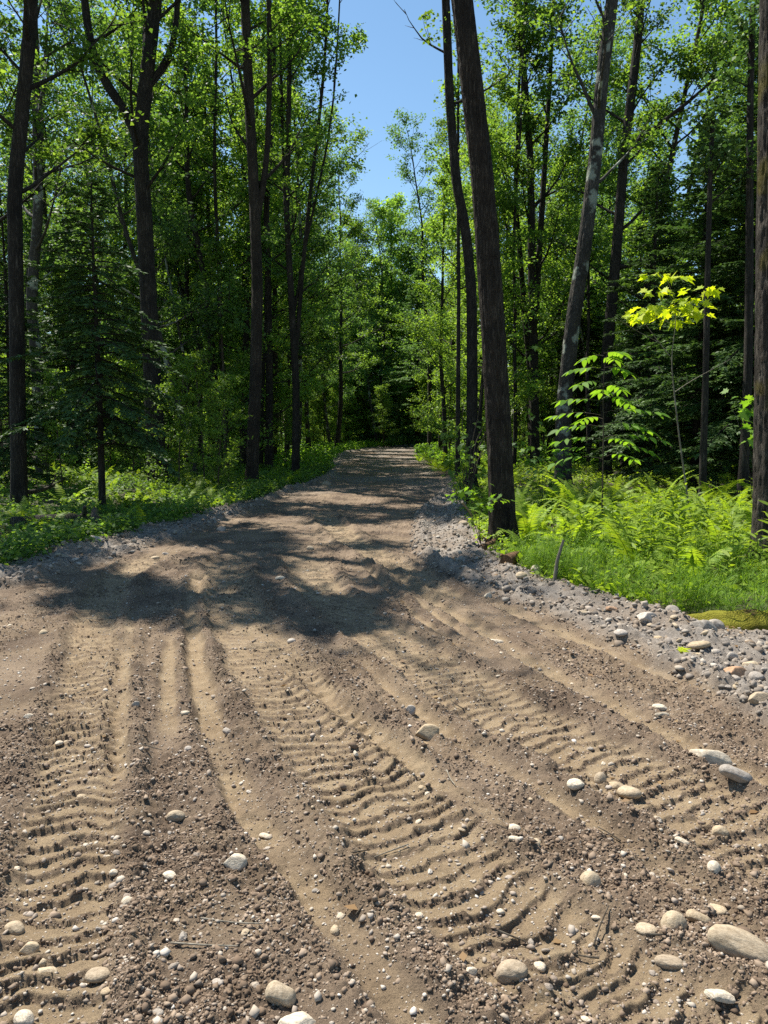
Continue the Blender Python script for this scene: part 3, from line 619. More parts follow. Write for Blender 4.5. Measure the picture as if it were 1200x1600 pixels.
# ---------------------------------------------------------------- the wood behind: individual trees sharing a few builds
def thin_top(rng, H, fn, *a, **k):        # upper crown leaves removed to let more sun into the wood
    A = fn(*a, **k); return A[rng.uniform(size=len(A)) > (0.54 if H > 12.5 else 0.0) * sstep(0.42, 0.72, A[:, 2] / H)]
def forest_kind(name, seed, H, r0, lo, n1, len1, k, size, mat, bark, n2=6, n3=5, sig=0.15, elev=(20, 60), shrink=0.7):
    rng = np.random.default_rng(seed); root = thing(name, None, 'tree')
    P = [np.array((0, 0, -0.15))]; d = np.array([rng.normal() * 0.05, rng.normal() * 0.05, 1.0])
    while P[-1][2] < H: d = unit(d + rng.normal(size=3) * np.array([0.05, 0.05, 0]) + np.array([0, 0, 0.06])); P.append(P[-1] + d * 0.8)
    Q = densify(np.array(P), 0.35); hg = Q[:, 2]
    tb = MB(); tb.tube(Q, np.linspace(r0, 0.02, len(Q)) * (1 + 0.3 * np.exp(-np.maximum(hg, 0) / 0.2)), 8, 0.02, rng)
    A = thin_top(rng, H, foliage, rng, Q, lambda t: r0 * (1 - 0.85 * t), lo, n1, len1, n2=n2, n3=n3, k=int(k * 1.3), wood=tb, sig=sig, elev=elev, shrink=shrink)
    tb.build('trunk', M[bark], root); lb = MB(); add_leaves(lb, A, size * 0.92, rng, flat=0.6); lb.build('crown', M[mat], root, smooth=False)
    return root
TALL = [forest_kind('broadleaf_tree', 60, 17, 0.15, 0.20, 28, 3.6, 14, 0.135, 'leaf', 'bark', n2=7, shrink=0.55, elev=(5, 55)),
        forest_kind('broadleaf_tree', 61, 15, 0.12, 0.14, 28, 3.1, 14, 0.13, 'leaf_lit', 'bark_grey', n2=7, shrink=0.5, elev=(0, 50)),
        forest_kind('broadleaf_tree', 62, 18, 0.17, 0.28, 26, 4.0, 15, 0.14, 'leaf', 'bark', n2=7, shrink=0.5, elev=(5, 55)),
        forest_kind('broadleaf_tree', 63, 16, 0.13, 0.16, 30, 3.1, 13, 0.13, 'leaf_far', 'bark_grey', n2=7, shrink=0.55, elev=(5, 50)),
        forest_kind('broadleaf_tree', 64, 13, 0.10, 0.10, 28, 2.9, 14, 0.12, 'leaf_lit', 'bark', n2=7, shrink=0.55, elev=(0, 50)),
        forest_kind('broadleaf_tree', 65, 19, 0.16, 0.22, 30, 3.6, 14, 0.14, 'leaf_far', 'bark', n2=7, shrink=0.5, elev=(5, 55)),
        forest_kind('broadleaf_tree', 66, 12, 0.12, 0.03, 34, 3.4, 13, 0.15, 'leaf_lit', 'bark', n2=8, shrink=0.6, elev=(0, 50))]  # last kind: lit leaf tone lightens crowns that stand shaded
UNDER = [forest_kind('young_tree', 70, 4.5, 0.03, 0.15, 20, 1.5, 8, 0.105, 'leaf_lit', 'twig', n2=5, n3=4, sig=0.1, elev=(5, 45)),
         forest_kind('young_tree', 71, 6.5, 0.045, 0.18, 24, 1.7, 9, 0.11, 'leaf', 'twig', n2=5, n3=4, sig=0.11, elev=(5, 50)),
         forest_kind('young_tree', 72, 3.2, 0.022, 0.12, 16, 1.2, 8, 0.10, 'leaf_lit', 'twig', n2=5, n3=4, sig=0.09, elev=(0, 40))]
POLE = [forest_kind('slim_tree', 75, 16, 0.075, 0.48, 18, 2.0, 10, 0.12, 'leaf', 'bark', shrink=0.5, elev=(10, 55)), forest_kind('slim_tree', 76, 14, 0.06, 0.42, 18, 1.8, 10, 0.12, 'leaf_lit', 'bark_grey', shrink=0.5, elev=(10, 55))]
used = set()
def sow(kinds, spots, rng, name_label, group):
    for (x, y, s) in spots:
        i = rng.integers(len(kinds)); src = kinds[i]; loc = (x, y, float(land_z(x, y)[0])); rz = rng.uniform(0, 6.28)
        if id(src) not in used:
            used.add(id(src)); src.location = loc; src.rotation_euler = (0, 0, rz); src.scale = (s, s, s); src['label'] = name_label; src['group'] = group
        else: dup(src, loc, rz, s, name_label, group)
def sun_clear(x, y, rad, z0, z1):         # true when a crown there leaves the sunny patches alone
    for z in np.linspace(z0, z1, 5):
        qx, qy = x - SDIR[0] * z / SDIR[2], y - SDIR[1] * z / SDIR[2]
        th = np.linspace(0, 6.28, 9); r_ = rad * 0.75
        if inpoly(qx + r_ * np.cos(th), qy + r_ * np.sin(th), SUNNY[0]).any(): return False
        if inpoly(qx + 0.5 * r_ * np.cos(th), qy + 0.5 * r_ * np.sin(th), SUNNY[3]).any(): return False
    return True
def scatter(rng, n, ymin, ymax, side, dmin, dmax, spacing, rad, z0, z1, smin=0.85, smax=1.15, sun=True, halfw=0.62, taken=None, avoid=()):
    pts = [] if taken is None else taken; out = []; tries = 0
    while len(out) < n and tries < 6000:
        tries += 1; y = ymin + (ymax - ymin) * rng.uniform() ** 0.8; off = rng.uniform(dmin, dmax)
        x = (lp(y) - off) if side < 0 else (rp(y) + off)
        if abs(x) > halfw * y + 3: continue
        if any((x - a) ** 2 + (y - b) ** 2 < spacing ** 2 for a, b in pts): continue
        if sun and not sun_clear(x, y, rad, z0, z1): continue
        v = (x / y) * FPX + 600
        if any(a < v < b and y < yl for a, b, yl in avoid): continue
        pts.append((x, y)); out.append((x, y, rng.uniform(smin, smax)))
    return out
rng = np.random.default_rng(5)
AV = [(1030, 1120, 60), (505, 700, 34), (540, 672, 55)]
taken = []
sow(TALL[:6], scatter(rng, 46, 24, 56, -1, 2.2, 30, 2.0, 2.3, 4, 15, taken=taken, avoid=AV), rng, 'leafy forest tree in the mid wood left of the road', 'forest trees left of the road')
sow(TALL[:6], scatter(rng, 40, 25, 56, 1, 2.4, 30, 2.1, 2.3, 4, 15, taken=taken, avoid=AV), rng, 'leafy forest tree in the mid wood right of the road', 'forest trees right of the road')
sow(TALL[:6], [(at(px, 700, Y)[0], Y, sc_) for px, Y, sc_ in ((742, 33, 1.0), (690, 43, 1.05), (745, 27, 0.9), (525, 52, 1.05), (462, 36, 1.05), (355, 30, 1.0), (346, 26, 0.95), (303, 24, 0.9), (382, 28.5, 1.0), (425, 35, 1.0), (404, 31.5, 1.0), (448, 40, 1.05), (458, 46, 1.0), (672, 54, 1.1), (590, 68, 1.1))], rng, 'leafy tree leaning its crown toward the strip of sky above the road', 'trees edging the strip of sky')  # those close left of the road added to shade its far stretch
FARK = [TALL[3], TALL[5], TALL[6], TALL[0]]
sow(FARK, scatter(rng, 45, 56, 100, -1, 0.5, 55, 2.6, 2.5, 4, 15, 0.95, 1.2, taken=taken), rng, 'distant tree at the back of the wood left of the road end', 'distant trees left of the road end')
sow(FARK, scatter(rng, 40, 56, 100, 1, 0.5, 50, 2.6, 2.5, 4, 15, 0.95, 1.2, taken=taken), rng, 'distant tree at the back of the wood right of the road end', 'distant trees right of the road end')
sow(FARK, [(x, y, rng.uniform(0.9, 1.15)) for x, y in zip(np.linspace(-9, 16, 16), rng.uniform(70, 92, 16))], rng, 'tree of the dense green wall where the road ends', 'trees closing the road end')
sow([TALL[6]], [(at(px, 700, Y)[0], Y, sc_) for px, Y, sc_ in ((572, 74, 1.6), (607, 78, 1.75), (640, 76, 1.6), (520, 82, 1.25), (548, 90, 1.4), (575, 84, 1.3), (604, 94, 1.45), (630, 86, 1.25), (662, 90, 1.35), (500, 92, 1.4), (690, 84, 1.3), (535, 72, 0.75), (555, 76, 0.7), (512, 70, 0.7))], rng, 'full round crowned tree with lightened leaves at the end of the road', 'round trees at the end of the road')
sow([TALL[6]], [(a * 115 + rng.normal(), 118 + 8 * rng.normal() - abs(a) * 20, rng.uniform(1.1, 1.5)) for a in np.linspace(-0.62, 0.62, 44)], rng, 'hazy green tree at the very back of the wood', 'trees at the very back of the wood')
sow(POLE, scatter(rng, 34, 21, 48, -1, 1.5, 20, 1.1, 1.5, 7, 15, taken=taken, avoid=AV), rng, 'slim straight pole of a tree in the wood left of the road', 'slim trees left of the road')
sow(POLE, scatter(rng, 24, 22, 48, 1, 1.5, 18, 1.2, 1.5, 7, 15, taken=taken, avoid=AV), rng, 'slim straight pole of a tree in the wood right of the road', 'slim trees right of the road')
tk2 = []
sow([TALL[6]], [(at(px, 700, Y)[0], Y, sc_) for px, Y, sc_ in ((522, 62, 0.45), (540, 66, 0.5), (556, 70, 0.5), (506, 58, 0.4), (490, 66, 0.5), (470, 60, 0.45), (572, 74, 0.5), (590, 78, 0.55), (612, 82, 0.5))], rng, 'low bush in deep shade where the road disappears', 'bushes at the road end')
sow([TALL[6]], scatter(rng, 40, 48, 100, -1, 6, 55, 2.6, 2.5, 1, 8, 0.45, 0.7, sun=False), rng, 'low bushy tree filling the far undergrowth left of the road', 'far bushy trees at left')
sow([TALL[6]], scatter(rng, 40, 44, 100, 1, 5, 50, 2.6, 2.5, 1, 8, 0.45, 0.7, sun=False), rng, 'low bushy tree filling the far undergrowth right of the road', 'far bushy trees at right')
sow(UNDER, scatter(rng, 38, 19, 45, -1, 1.2, 16, 1.2, 1.3, 1, 4, 0.7, 1.1, taken=tk2), rng, 'leafy young tree of the undergrowth left of the road', 'young trees left of the road')
sow(UNDER, scatter(rng, 30, 23, 45, 1, 1.0, 16, 1.3, 1.3, 1, 4, 0.75, 1.2, taken=tk2, avoid=[(860, 1080, 34)]), rng, 'leafy young tree of the undergrowth right of the road', 'young trees right of the road')
sow(UNDER, [(at(px, 700, Y)[0], Y, sc_) for px, Y, sc_ in ((278, 18.8, 0.8), (318, 21, 0.85), (350, 25, 1.0), (338, 18.6, 0.6), (205, 23, 0.9), (95, 19, 0.7))], rng, 'bright leafy sapling at the wood edge between hemlock and side stem tree', 'edge saplings left of the road')
sow(UNDER, [(x, y, rng.uniform(0.9, 1.4)) for x, y in zip(np.linspace(-6, 12, 16), rng.uniform(60, 74, 16))], rng, 'young tree closing the view at the end of the road', 'young trees at the end of the road')

# ---------------------------------------------------------------- ferns, herbs, horsetails
def frond_geo(rng, ln, droop=1.0, pinna=0.11, npin=22, el0=1.15):
    """One fern frond from the origin along +X: arched midrib, pinnae in two ranks, each a toothed strip."""
    mb = MB(); n = 12; a = el0; p = np.zeros(3); P = [p.copy()]
    for i in range(n): a -= droop * 1.5 / n * (0.4 + i / n); p = p + ln / n * np.array([math.cos(a), 0.04 * math.sin(i), math.sin(a)]); P.append(p.copy())
    P = np.array(P); mb.tube(P, np.linspace(0.004, 0.001, n + 1), 3)
    for k in range(npin):
        t = 0.14 + 0.86 * k / npin; c = along(P, t); T = unit(along(P, min(1, t + .04)) - along(P, t - .04)); u = (t - 0.14) / 0.86
        L_ = pinna * ln / 0.7 * (math.sin(min(1, u * 2.6 + 0.25) * math.pi / 2) * (1 - u) ** 0.75 + 0.05)
        up = np.array([-T[2], 0, T[0]])
        for sgn in (-1, 1):
            ax = unit(np.array([0, sgn, 0]) + 0.35 * T + rng.normal(size=3) * 0.08 - 0.12 * up); wd = T * (0.085 * ln / 0.7 * 0.17) * (1.25 - 0.5 * u)
            q = [c]; segs = 5
            v = []
            for s_ in range(segs + 1):
                f = s_ / segs; m = c + ax * L_ * f - up * 0.18 * L_ * f * f; wv = wd * (1 - f) ** 0.7 * (1.0 if s_ else 0.5); v += [m - wv, m + wv]
            v = np.array(v); fs = [[2 * i, 2 * i + 1, 2 * i + 3, 2 * i + 2] for i in range(segs)]
            mb.add(v, fs)
    return mb
rngf = np.random.default_rng(77)
FROND = []
for i in range(4):
    me = frond_geo(rngf, 0.72, 0.8 + 0.35 * i, 0.115, 24, 1.25 - 0.12 * i).mesh('frond', False); me.materials.append(M['fern']); FROND.append(me)
def fern_single(seed, n):
    rr = np.random.default_rng(seed); mb = MB()
    for k in range(n):
        g = frond_geo(rr, rr.uniform(0.5, 0.8), rr.uniform(0.7, 1.7), 0.115, 16, rr.uniform(0.8, 1.3)); a = 6.283 * k / n + rr.normal() * 0.3
        Rm = np.array([[math.cos(a), -math.sin(a), 0], [math.sin(a), math.cos(a), 0], [0, 0, 1]])
        off = 0
        for v, f in zip(g.V, g.F): mb.V.append(v @ Rm.T); mb.F.append(f + mb.n)
        mb.n += g.n
    me = mb.mesh('fern', False); me.materials.append(M['fern']); return me
FERN1 = [fern_single(500 + i, 8) for i in range(4)]
def fern_with_fronds(x, y, s, label, group):
    t = thing('fern', label, 'fern', (x, y, float(land_z(x, y)[0]) - 0.01), rngf.uniform(0, 6.28), group, s); n = rngf.integers(6, 9)
    for k in range(n):
        o = link('frond', FROND[rngf.integers(4)], t); o.rotation_euler = (rngf.normal() * 0.15, rngf.normal() * 0.16, 6.283 * k / n + rngf.normal() * 0.3)
        z = rngf.uniform(0.75, 1.15); o.scale = (z, z, z)
def fern_plain(x, y, s, label, group):
    o = link('fern', FERN1[rngf.integers(4)]); o.location = (x, y, float(land_z(x, y)[0]) - 0.01); o.rotation_euler = (rngf.normal() * 0.08, rngf.normal() * 0.08, rngf.uniform(0, 6.28)); o.scale = (s, s, s * rngf.uniform(0.85, 1.1))
    tag(o, label, 'fern', group)
def poisson(n, fx, sp, tries=8000):
    out = []
    for _ in range(tries):
        if len(out) >= n: break
        p = fx()
        if p is None or any((p[0] - a) ** 2 + (p[1] - b) ** 2 < sp ** 2 for a, b in out): continue
        out.append(p)
    return out
def right_patch():
    y = rngf.uniform(7.6, 15.5); x = rp(y) + 0.25 + rngf.uniform(0, 6.0)
    if x > 0.56 * y + 0.8 or math.hypot(x - 1.6, y - 10.4) < 0.3: return None
    return (x, y)
for x, y in poisson(100, right_patch, 0.40): fern_with_fronds(x, y, rngf.uniform(0.95, 1.45), 'bright green fern in the sunny patch between the stout trunk and the mossy edge trunk', 'ferns of the sunny patch right of the road')
def right_deep():
    y = rngf.uniform(15.5, 30); x = rp(y) + 0.4 + rngf.uniform(0, 13)
    return None if x > 0.55 * y + 1 else (x, y)
for x, y in poisson(70, right_deep, 0.7): fern_plain(x, y, rngf.uniform(0.8, 1.3), 'fern in the shade under the conifers at right', 'ferns in the shade at right')
def left_patch():
    y = rngf.uniform(11, 26); x = lp(y) - 0.25 - 9 * rngf.uniform() ** 1.3
    return None if x < -0.56 * y - 1 else (x, y)
for x, y in poisson(105, left_patch, 0.55): fern_plain(x, y, rngf.uniform(0.7, 1.15), 'fern among the low plants left of the road', 'ferns left of the road')
def bend_patch():
    y = rngf.uniform(27, 42); x = rp(y) - 0.6 + rngf.uniform(0, 3.2); return (x, y)
for x, y in poisson(36, bend_patch, 0.6): fern_plain(x, y, rngf.uniform(1.0, 1.5), 'bright fern at the far bend on the right of the road', 'ferns at the far bend')

def herbs(name, label, n, fx, seed, hmax, size, mat, leaves=(8, 16)):
    rr = np.random.default_rng(seed); P = []
    pts = [p for p in (fx(rr) for _ in range(n)) if p is not None]; X = np.array(pts); Z = land_z(X[:, 0], X[:, 1])
    for (x, y), z in zip(X, Z):
        h = hmax * rr.uniform(0.35, 1.0); k = rr.integers(*leaves); t = rr.uniform(0.15, 1, k)
        P.append(np.stack([x + rr.normal(size=k) * 0.10, y + rr.normal(size=k) * 0.10, z + h * t], 1))
    mb = MB(); add_leaves(mb, np.concatenate(P), size, rr, flat=0.5, wide=0.7); o = mb.build(name, M[mat], smooth=False); tag(o, label, 'undergrowth', kind='stuff')
def hl(rr):
    y = rr.uniform(8, 30); x = lp(y) + 0.02 - 11 * rr.uniform() ** 1.6
    if rr.uniform() > 0.15 + 3 * (float(fbm(np.array([x * 0.9]), np.array([y * 0.9]), 72, 3)[0]) - 0.36): return None
    return None if x < -0.6 * y - 1 else (x, y)
def hr(rr):
    y = rr.uniform(6.8, 30); x = rp(y) - 0.02 + 11 * rr.uniform() ** 1.5
    return None if x > 0.6 * y + 1 else (x, y)
def hf(rr):
    y = rr.uniform(28, 75); sd_ = rr.uniform() < 0.5; o_ = 14 * rr.uniform() ** 1.4
    return (lp(y) - o_, y) if sd_ else (rp(y) + o_, y)
herbs('undergrowth', 'low leafy ground cover left of the road', 11000, hl, 81, 0.34, 0.075, 'leaf')
herbs('undergrowth', 'low leafy ground cover under the ferns at right', 3000, hr, 82, 0.27, 0.075, 'fern')
def hw(rr): return (rr.uniform(-45, 60), rr.uniform(68, 112))
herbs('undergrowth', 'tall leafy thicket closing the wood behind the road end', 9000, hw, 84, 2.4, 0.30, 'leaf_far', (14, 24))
herbs('undergrowth', 'low leafy ground cover along the far wood', 5000, hf, 83, 0.7, 0.14, 'herb')

def horsetails():
    rr = np.random.default_rng(90); mb = MB(); n = 0
    while n < 640:
        y = rr.uniform(5.9, 9.6); x = rp(y) - 0.02 + (0.30 if y < 6.7 else 0.0) + 2.4 * rr.uniform() ** 2.0
        if x > 0.56 * y + 0.5 or (y > 9.2 and x < 2.2): continue
        gt = float(fbm(np.array([x * 1.7]), np.array([y * 1.7]), 71, 2)[0])
        if rr.uniform() > 2.2 * (gt - 0.25): continue
        n += 1; z = float(floor_z(np.array([x]), np.array([y]))[0]); h = rr.uniform(0.2, 0.42) * (0.5 + 1.1 * gt); ln = rr.normal(size=2) * 0.06
        top = np.array([x + ln[0], y + ln[1], z + h]); bot = np.array([x, y, z])
        mb.tube(np.array([bot, (bot + top) / 2, top]), [0.0022, 0.002, 0.001], 3)
        m = 46; t = rr.uniform(0.12, 0.97, m); az = rr.uniform(0, 6.283, m); l_ = (0.10 * np.sin(np.pi * np.clip(t * 0.8 + 0.1, 0, 1)) + 0.02)
        c = bot + (top - bot) * t[:, None]; d = np.stack([np.cos(az), np.sin(az), 0.35 + 0.25 * rr.normal(size=m)], 1)
        sd_ = np.stack([-np.sin(az), np.cos(az), 0 * az], 1) * 0.0022
        e = c + d * l_[:, None]; mid_ = (c + e) / 2
        v = np.stack([c, mid_ + sd_ + [0, 0, .003], e, mid_ - sd_ + [0, 0, .003]], 1); mb.add(v.reshape(-1, 3), np.arange(m * 4).reshape(-1, 4))
    o = mb.build('horsetails', M['grass'], smooth=False); tag(o, 'feathery green horsetails along the gravel edge at right', 'horsetails', kind='stuff')
horsetails()
def tall_weeds():
    rr = np.random.default_rng(91); mb = MB(); n = 0
    while n < 95:
        y = rr.uniform(7.2, 10.5); x = rp(y) + 0.8 + rr.uniform(0, 2.4)
        if x > 0.55 * y + 0.3: continue
        n += 1; z = float(floor_z(np.array([x]), np.array([y]))[0]); h = rr.uniform(0.45, 0.85); P = wander(rr, (x, y, z), (rr.normal() * 0.15, rr.normal() * 0.15, 1), h, 6, 0.1, 0.06)
        mb.tube(P, np.linspace(0.004, 0.0015, 6), 4); m = 15; t = np.linspace(0.25, 1, m); c = along(P, t); az = np.arange(m) * 2.4 + rr.uniform(0, 6)
        A = np.stack([np.cos(az), np.sin(az), 0.55 + 0 * az], 1); add_shaped(mb, LANCE * np.array([0.55, 1]), c, A, np.tile([0, 0, 1.0], (m, 1)) + 0.3 * rr.normal(size=(m, 3)), rr.uniform(0.11, 0.17, m), rr)
    o = mb.build('weeds', M['fern'], smooth=False); tag(o, 'tall narrow leaved weeds in front of the mossy edge trunk', 'weeds', kind='stuff')
tall_weeds()

# ---------------------------------------------------------------- saplings and shrubs seen one by one
def sap_root(name, label, p): return thing(name, label, 'sapling', tuple(p))
def maple_cluster(lb, rr, c, n, rad, size, flat=0.25, thick=0.3):
    P = np.array(c) + rr.normal(size=(n, 3)) * np.array([rad, rad * 0.8, rad * thick]); A = P - np.array(c) + rr.normal(size=(n, 3)) * 0.05; A[:, 2] = -0.15 * np.abs(rr.normal(size=n)) * rad * 4
    add_shaped(lb, MAPLE, P, A, np.array([0, 0, 1.0]) + flat * rr.normal(size=(n, 3)), size * rr.uniform(0.7, 1.2, n), rr)
def yellow_maple():
    Y = 11.0; rr = np.random.default_rng(101); b = at(1083, 835, Y); b[2] = float(land_z(b[0], b[1])[0]); root = sap_root('maple_sapling', 'spindly maple sapling topped with glowing yellow leaves', b)
    tb, lb = MB(), MB()
    def stem(px, r0, r1): tb.tube(densify([at(x, y, Y) if y < 830 else b for x, y in px], 0.12) - b, np.linspace(r0, r1, len(densify([at(x, y, Y) if y < 830 else b for x, y in px], 0.12))), 6)
    stem([(1083, 835), (1072, 760), (1062, 690), (1053, 610), (1048, 560), (1054, 520), (1058, 485), (1050, 455), (1042, 436)], 0.016, 0.004)
    stem([(1046, 556), (1030, 535), (1012, 512), (1000, 495)], 0.007, 0.003); stem([(1030, 535), (1008, 524), (985, 512), (968, 500)], 0.004, 0.002)
    stem([(1054, 613), (1070, 600), (1092, 588), (1118, 575), (1140, 562)], 0.007, 0.002); stem([(1075, 597), (1072, 582)], 0.003, 0.002)
    stem([(1058, 490), (1080, 472), (1105, 455)], 0.005, 0.002); stem([(1055, 508), (1030, 497), (1005, 492)], 0.004, 0.002)
    for (x, y), n, r_ in (((1028, 433), 8, 0.10), ((1052, 434), 8, 0.10), ((1028, 456), 10, 0.11), ((1106, 452), 9, 0.12), ((1004, 492), 16, 0.13), ((1035, 484), 22, 0.17), ((1072, 482), 22, 0.17), ((1092, 490), 10, 0.10), ((1050, 502), 9, 0.10), ((1075, 468), 8, 0.10)):
        maple_cluster(lb, rr, at(x, y, Y) - b, int(n * 1.25), r_, 0.135, 0.35, 0.2)
    tb.build('trunk', M['twig_pale'], root); lb.build('crown', M['leaf_yellow'], root, smooth=False)
yellow_maple()
def ash_sapling():
    Y = 12.0; rr = np.random.default_rng(102); b = at(942, 770, Y); b[2] = float(land_z(b[0], b[1])[0]); root = sap_root('ash_sapling', 'young ash with tiers of bright feathered leaves left of the yellow sapling', b)
    tb, lb = MB(), MB(); S = densify([b, at(943, 680, Y), at(942, 620, Y), at(944, 570, Y), at(950, 548, Y)], 0.1) - b
    tb.tube(S, np.linspace(0.014, 0.004, len(S)), 6)
    spec = [(552, 35, .4), (556, -40, .4), (575, 40, .5), (578, -45, .55), (600, -70, .7), (604, 50, .6), (622, 75, .75), (628, -60, .75), (645, 95, .9), (650, -80, .85), (664, 60, .8), (668, -75, .8),
            (684, 100, 1.0), (688, -80, .9), (700, 50, .8), (704, -60, .8), (560, 5, .45), (612, 15, .6), (655, -15, .7), (690, 15, .8), (715, 80, .9), (718, -70, .9)]
    for py, dx, ln in spec:
        c = at(943, py, Y) - b; az = (0.0 if dx > 0 else math.pi) + rr.normal() * 0.55 + (1.57 if abs(dx) < 20 else 0) * (1 if rr.uniform() < 0.5 else -1)
        B = wander(rr, c, (math.cos(az), math.sin(az), 0.35), ln * 0.9, 8, -0.38, 0.05); tb.tube(B, np.linspace(0.004, 0.0015, 8), 4)
        ts = np.linspace(0.42, 0.95, 4); dv = unit(B[-1] - B[0]); side = np.cross(dv, [0, 0, 1.0])
        C_ = np.concatenate([along(B, ts), along(B, ts), B[-1:]]); A = np.concatenate([dv * 0.7 + side, dv * 0.7 + side, dv[None]]) if False else np.concatenate([np.tile(dv * 0.7 + side, (4, 1)), np.tile(dv * 0.7 - side, (4, 1)), dv[None]])
        A = A + np.array([0, 0, -0.25]) + 0.1 * rr.normal(size=A.shape)
        add_shaped(lb, LANCE * np.array([0.95, 1]), C_, A, np.tile([0, 0, 1.0], (9, 1)) + 0.2 * rr.normal(size=(9, 3)), rr.uniform(0.16, 0.23, 9), rr)
    tb.build('trunk', M['twig'], root); lb.build('crown', M['leaf_ash'], root, smooth=False)
ash_sapling()
def shrub(name, label, b, stems, clusters, Y, seed, mat, lsize, wood='twig', r=0.006):
    rr = np.random.default_rng(seed); root = thing(name, label, 'shrub', tuple(b)); tb, lb = MB(), MB()
    for px in stems:
        S = densify([np.array(b)] + [at(x, y, Y) for x, y in px], 0.08) - b; S[:, 1] += np.linspace(0, 1, len(S)) * rr.normal() * 0.25; tb.tube(S, np.linspace(r, r * 0.3, len(S)), 5)
    for x, y, n, r_ in clusters: maple_cluster(lb, rr, at(x, y, Y + rr.normal() * 0.08) - b, n, r_, lsize, 0.35, 0.5)
    tb.build('stem', M[wood], root); lb.build('foliage', M[mat], root, smooth=False)
def gb(px, py, Y=None): return np.array(gl(px, py, Y))
shrub('maple_shrub', 'low maple shoot spreading pale leaves in front of the stout trunk', gb(752, 842, 10.0), [[(735, 800), (715, 780)], [(745, 800), (765, 775), (785, 780)], [(740, 790), (738, 768)]],
      [(700, 776, 4, .06), (722, 768, 5, .08), (745, 766, 6, .08), (770, 776, 6, .08), (788, 778, 5, .06), (750, 790, 5, .08), (765, 793, 4, .06), (735, 785, 4, .07)], 10.0, 111, 'leaf_ash', 0.10)
shrub('shrub', 'straggly bush of bare leaning stems with sparse drooping leaves behind the stout trunk', gb(730, 780, 15.0), [[(745, 700), (775, 640), (808, 585)], [(750, 710), (800, 650), (842, 622)], [(735, 700), (748, 640), (752, 600)], [(728, 700), (722, 660), (726, 620)], [(742, 720), (772, 690), (795, 668)], [(745, 690), (790, 610), (835, 545)], [(720, 720), (708, 690)]],
      [(812, 520, 6, .13), (835, 548, 6, .12), (828, 560, 6, .12), (838, 600, 6, .14), (822, 640, 6, .12), (830, 668, 7, .14), (752, 690, 8, .18), (738, 715, 9, .18), (765, 660, 5, .15), (725, 700, 8, .16), (750, 735, 7, .15), (715, 735, 7, .15), (805, 690, 5, .12)], 15.0, 112, 'leaf_lit', 0.12, r=0.011)
shrub('maple_shrub', 'leafy maple shoot poking out beside the mossy edge trunk', gb(1185, 850, 9.6), [[(1184, 740), (1172, 650), (1160, 625)], [(1182, 720), (1165, 665)]],
      [(1160, 622, 6, .07), (1168, 645, 6, .08), (1158, 648, 4, .06), (1185, 630, 7, .1), (1172, 685, 4, .06), (1190, 670, 6, .1)], 9.6, 113, 'leaf_ash', 0.13)
shrub('maple_shrub', 'yellow leaved shoot among the front ferns beside a brown dead leaf', gb(985, 880, 9.3), [[(985, 860), (990, 845)], [(980, 860), (970, 850)]],
      [(985, 850, 7, .09), (1000, 862, 6, .08), (970, 858, 5, .07), (992, 876, 5, .08), (1010, 845, 4, .06)], 9.3, 114, 'leaf_yellow', 0.11)

# ---------------------------------------------------------------- stones, clods and gravel
import bmesh
def ico(sub):
    bm = bmesh.new(); bmesh.ops.create_icosphere(bm, subdivisions=sub, radius=1.0); bm.verts.ensure_lookup_table()
    v = np.array([x.co for x in bm.verts]); f = np.array([[l.index for l in p.verts] for p in bm.faces]); bm.free(); return v, f
ICO = {i: ico(i) for i in (1, 2, 3, 4)}
def stone_mesh(seed, angular=0.0, sub=4):
    rr = np.random.default_rng(seed); v, f = ICO[sub]; d = v.copy(); r_ = np.ones(len(v))
    for k in range(7): a = unit(rr.normal(size=3)); r_ += rr.uniform(-0.10, 0.10) * np.cos(rr.uniform(1.5, 3.0) * np.arccos(np.clip(v @ a, -1, 1)))
    d = v * r_[:, None]
    for k in range(int(3 + 7 * angular)):
        a = unit(rr.normal(size=3)); c = rr.uniform(0.62, 0.86) if angular else rr.uniform(0.82, 0.95); ex = d @ a - c; d = d - np.where(ex > 0, ex * (0.92 if angular else 0.75), 0)[:, None] * a
    d *= (1 + 0.10 * (fbm(v[:, 0] * 2.6 + 3 * v[:, 2] + seed, v[:, 1] * 2.6 - 2 * v[:, 2], seed, 4) - 0.5))[:, None]
    mb = MB(); mb.add(d, f); return mb.mesh('stone', True)
SM = {}
def smesh(kind, mat):
    k = (kind, mat)
    if k not in SM: me = stone_mesh(200 + kind, 0.0 if kind < 5 else 0.8); me.materials.append(M[mat]); SM[k] = me
    return SM[k]
def stone(px, py, wpx, asp, mat, label, kind=0, group=None, tall=None, roll=0.0, sink=0.25, rot=None):
    """px, py: the middle of the stone's outline in the photograph; wpx its width; asp depth to width; tall height to width."""
    g = ground(px, py + wpx * 0.2); dist = math.hypot(g[1], CAM_H); wv = wpx / FPX * dist
    tall = tall or 0.55; z = float(road_z(g[0], g[1])[0]) if (lp(g[1]) < g[0] < rp(g[1])) else float(land_z(g[0], g[1])[0])
    o = link('stone', smesh(kind, mat)); o.location = (g[0], g[1], z + wv * tall * (0.34 - sink)); o.scale = (wv / 2, wv * asp / 2, wv * tall / 2)
    o.rotation_euler = (roll * 0.3, roll, rot if rot is not None else random.uniform(-0.4, 0.4)); return tag(o, label, 'stone', group)
random.seed(4)
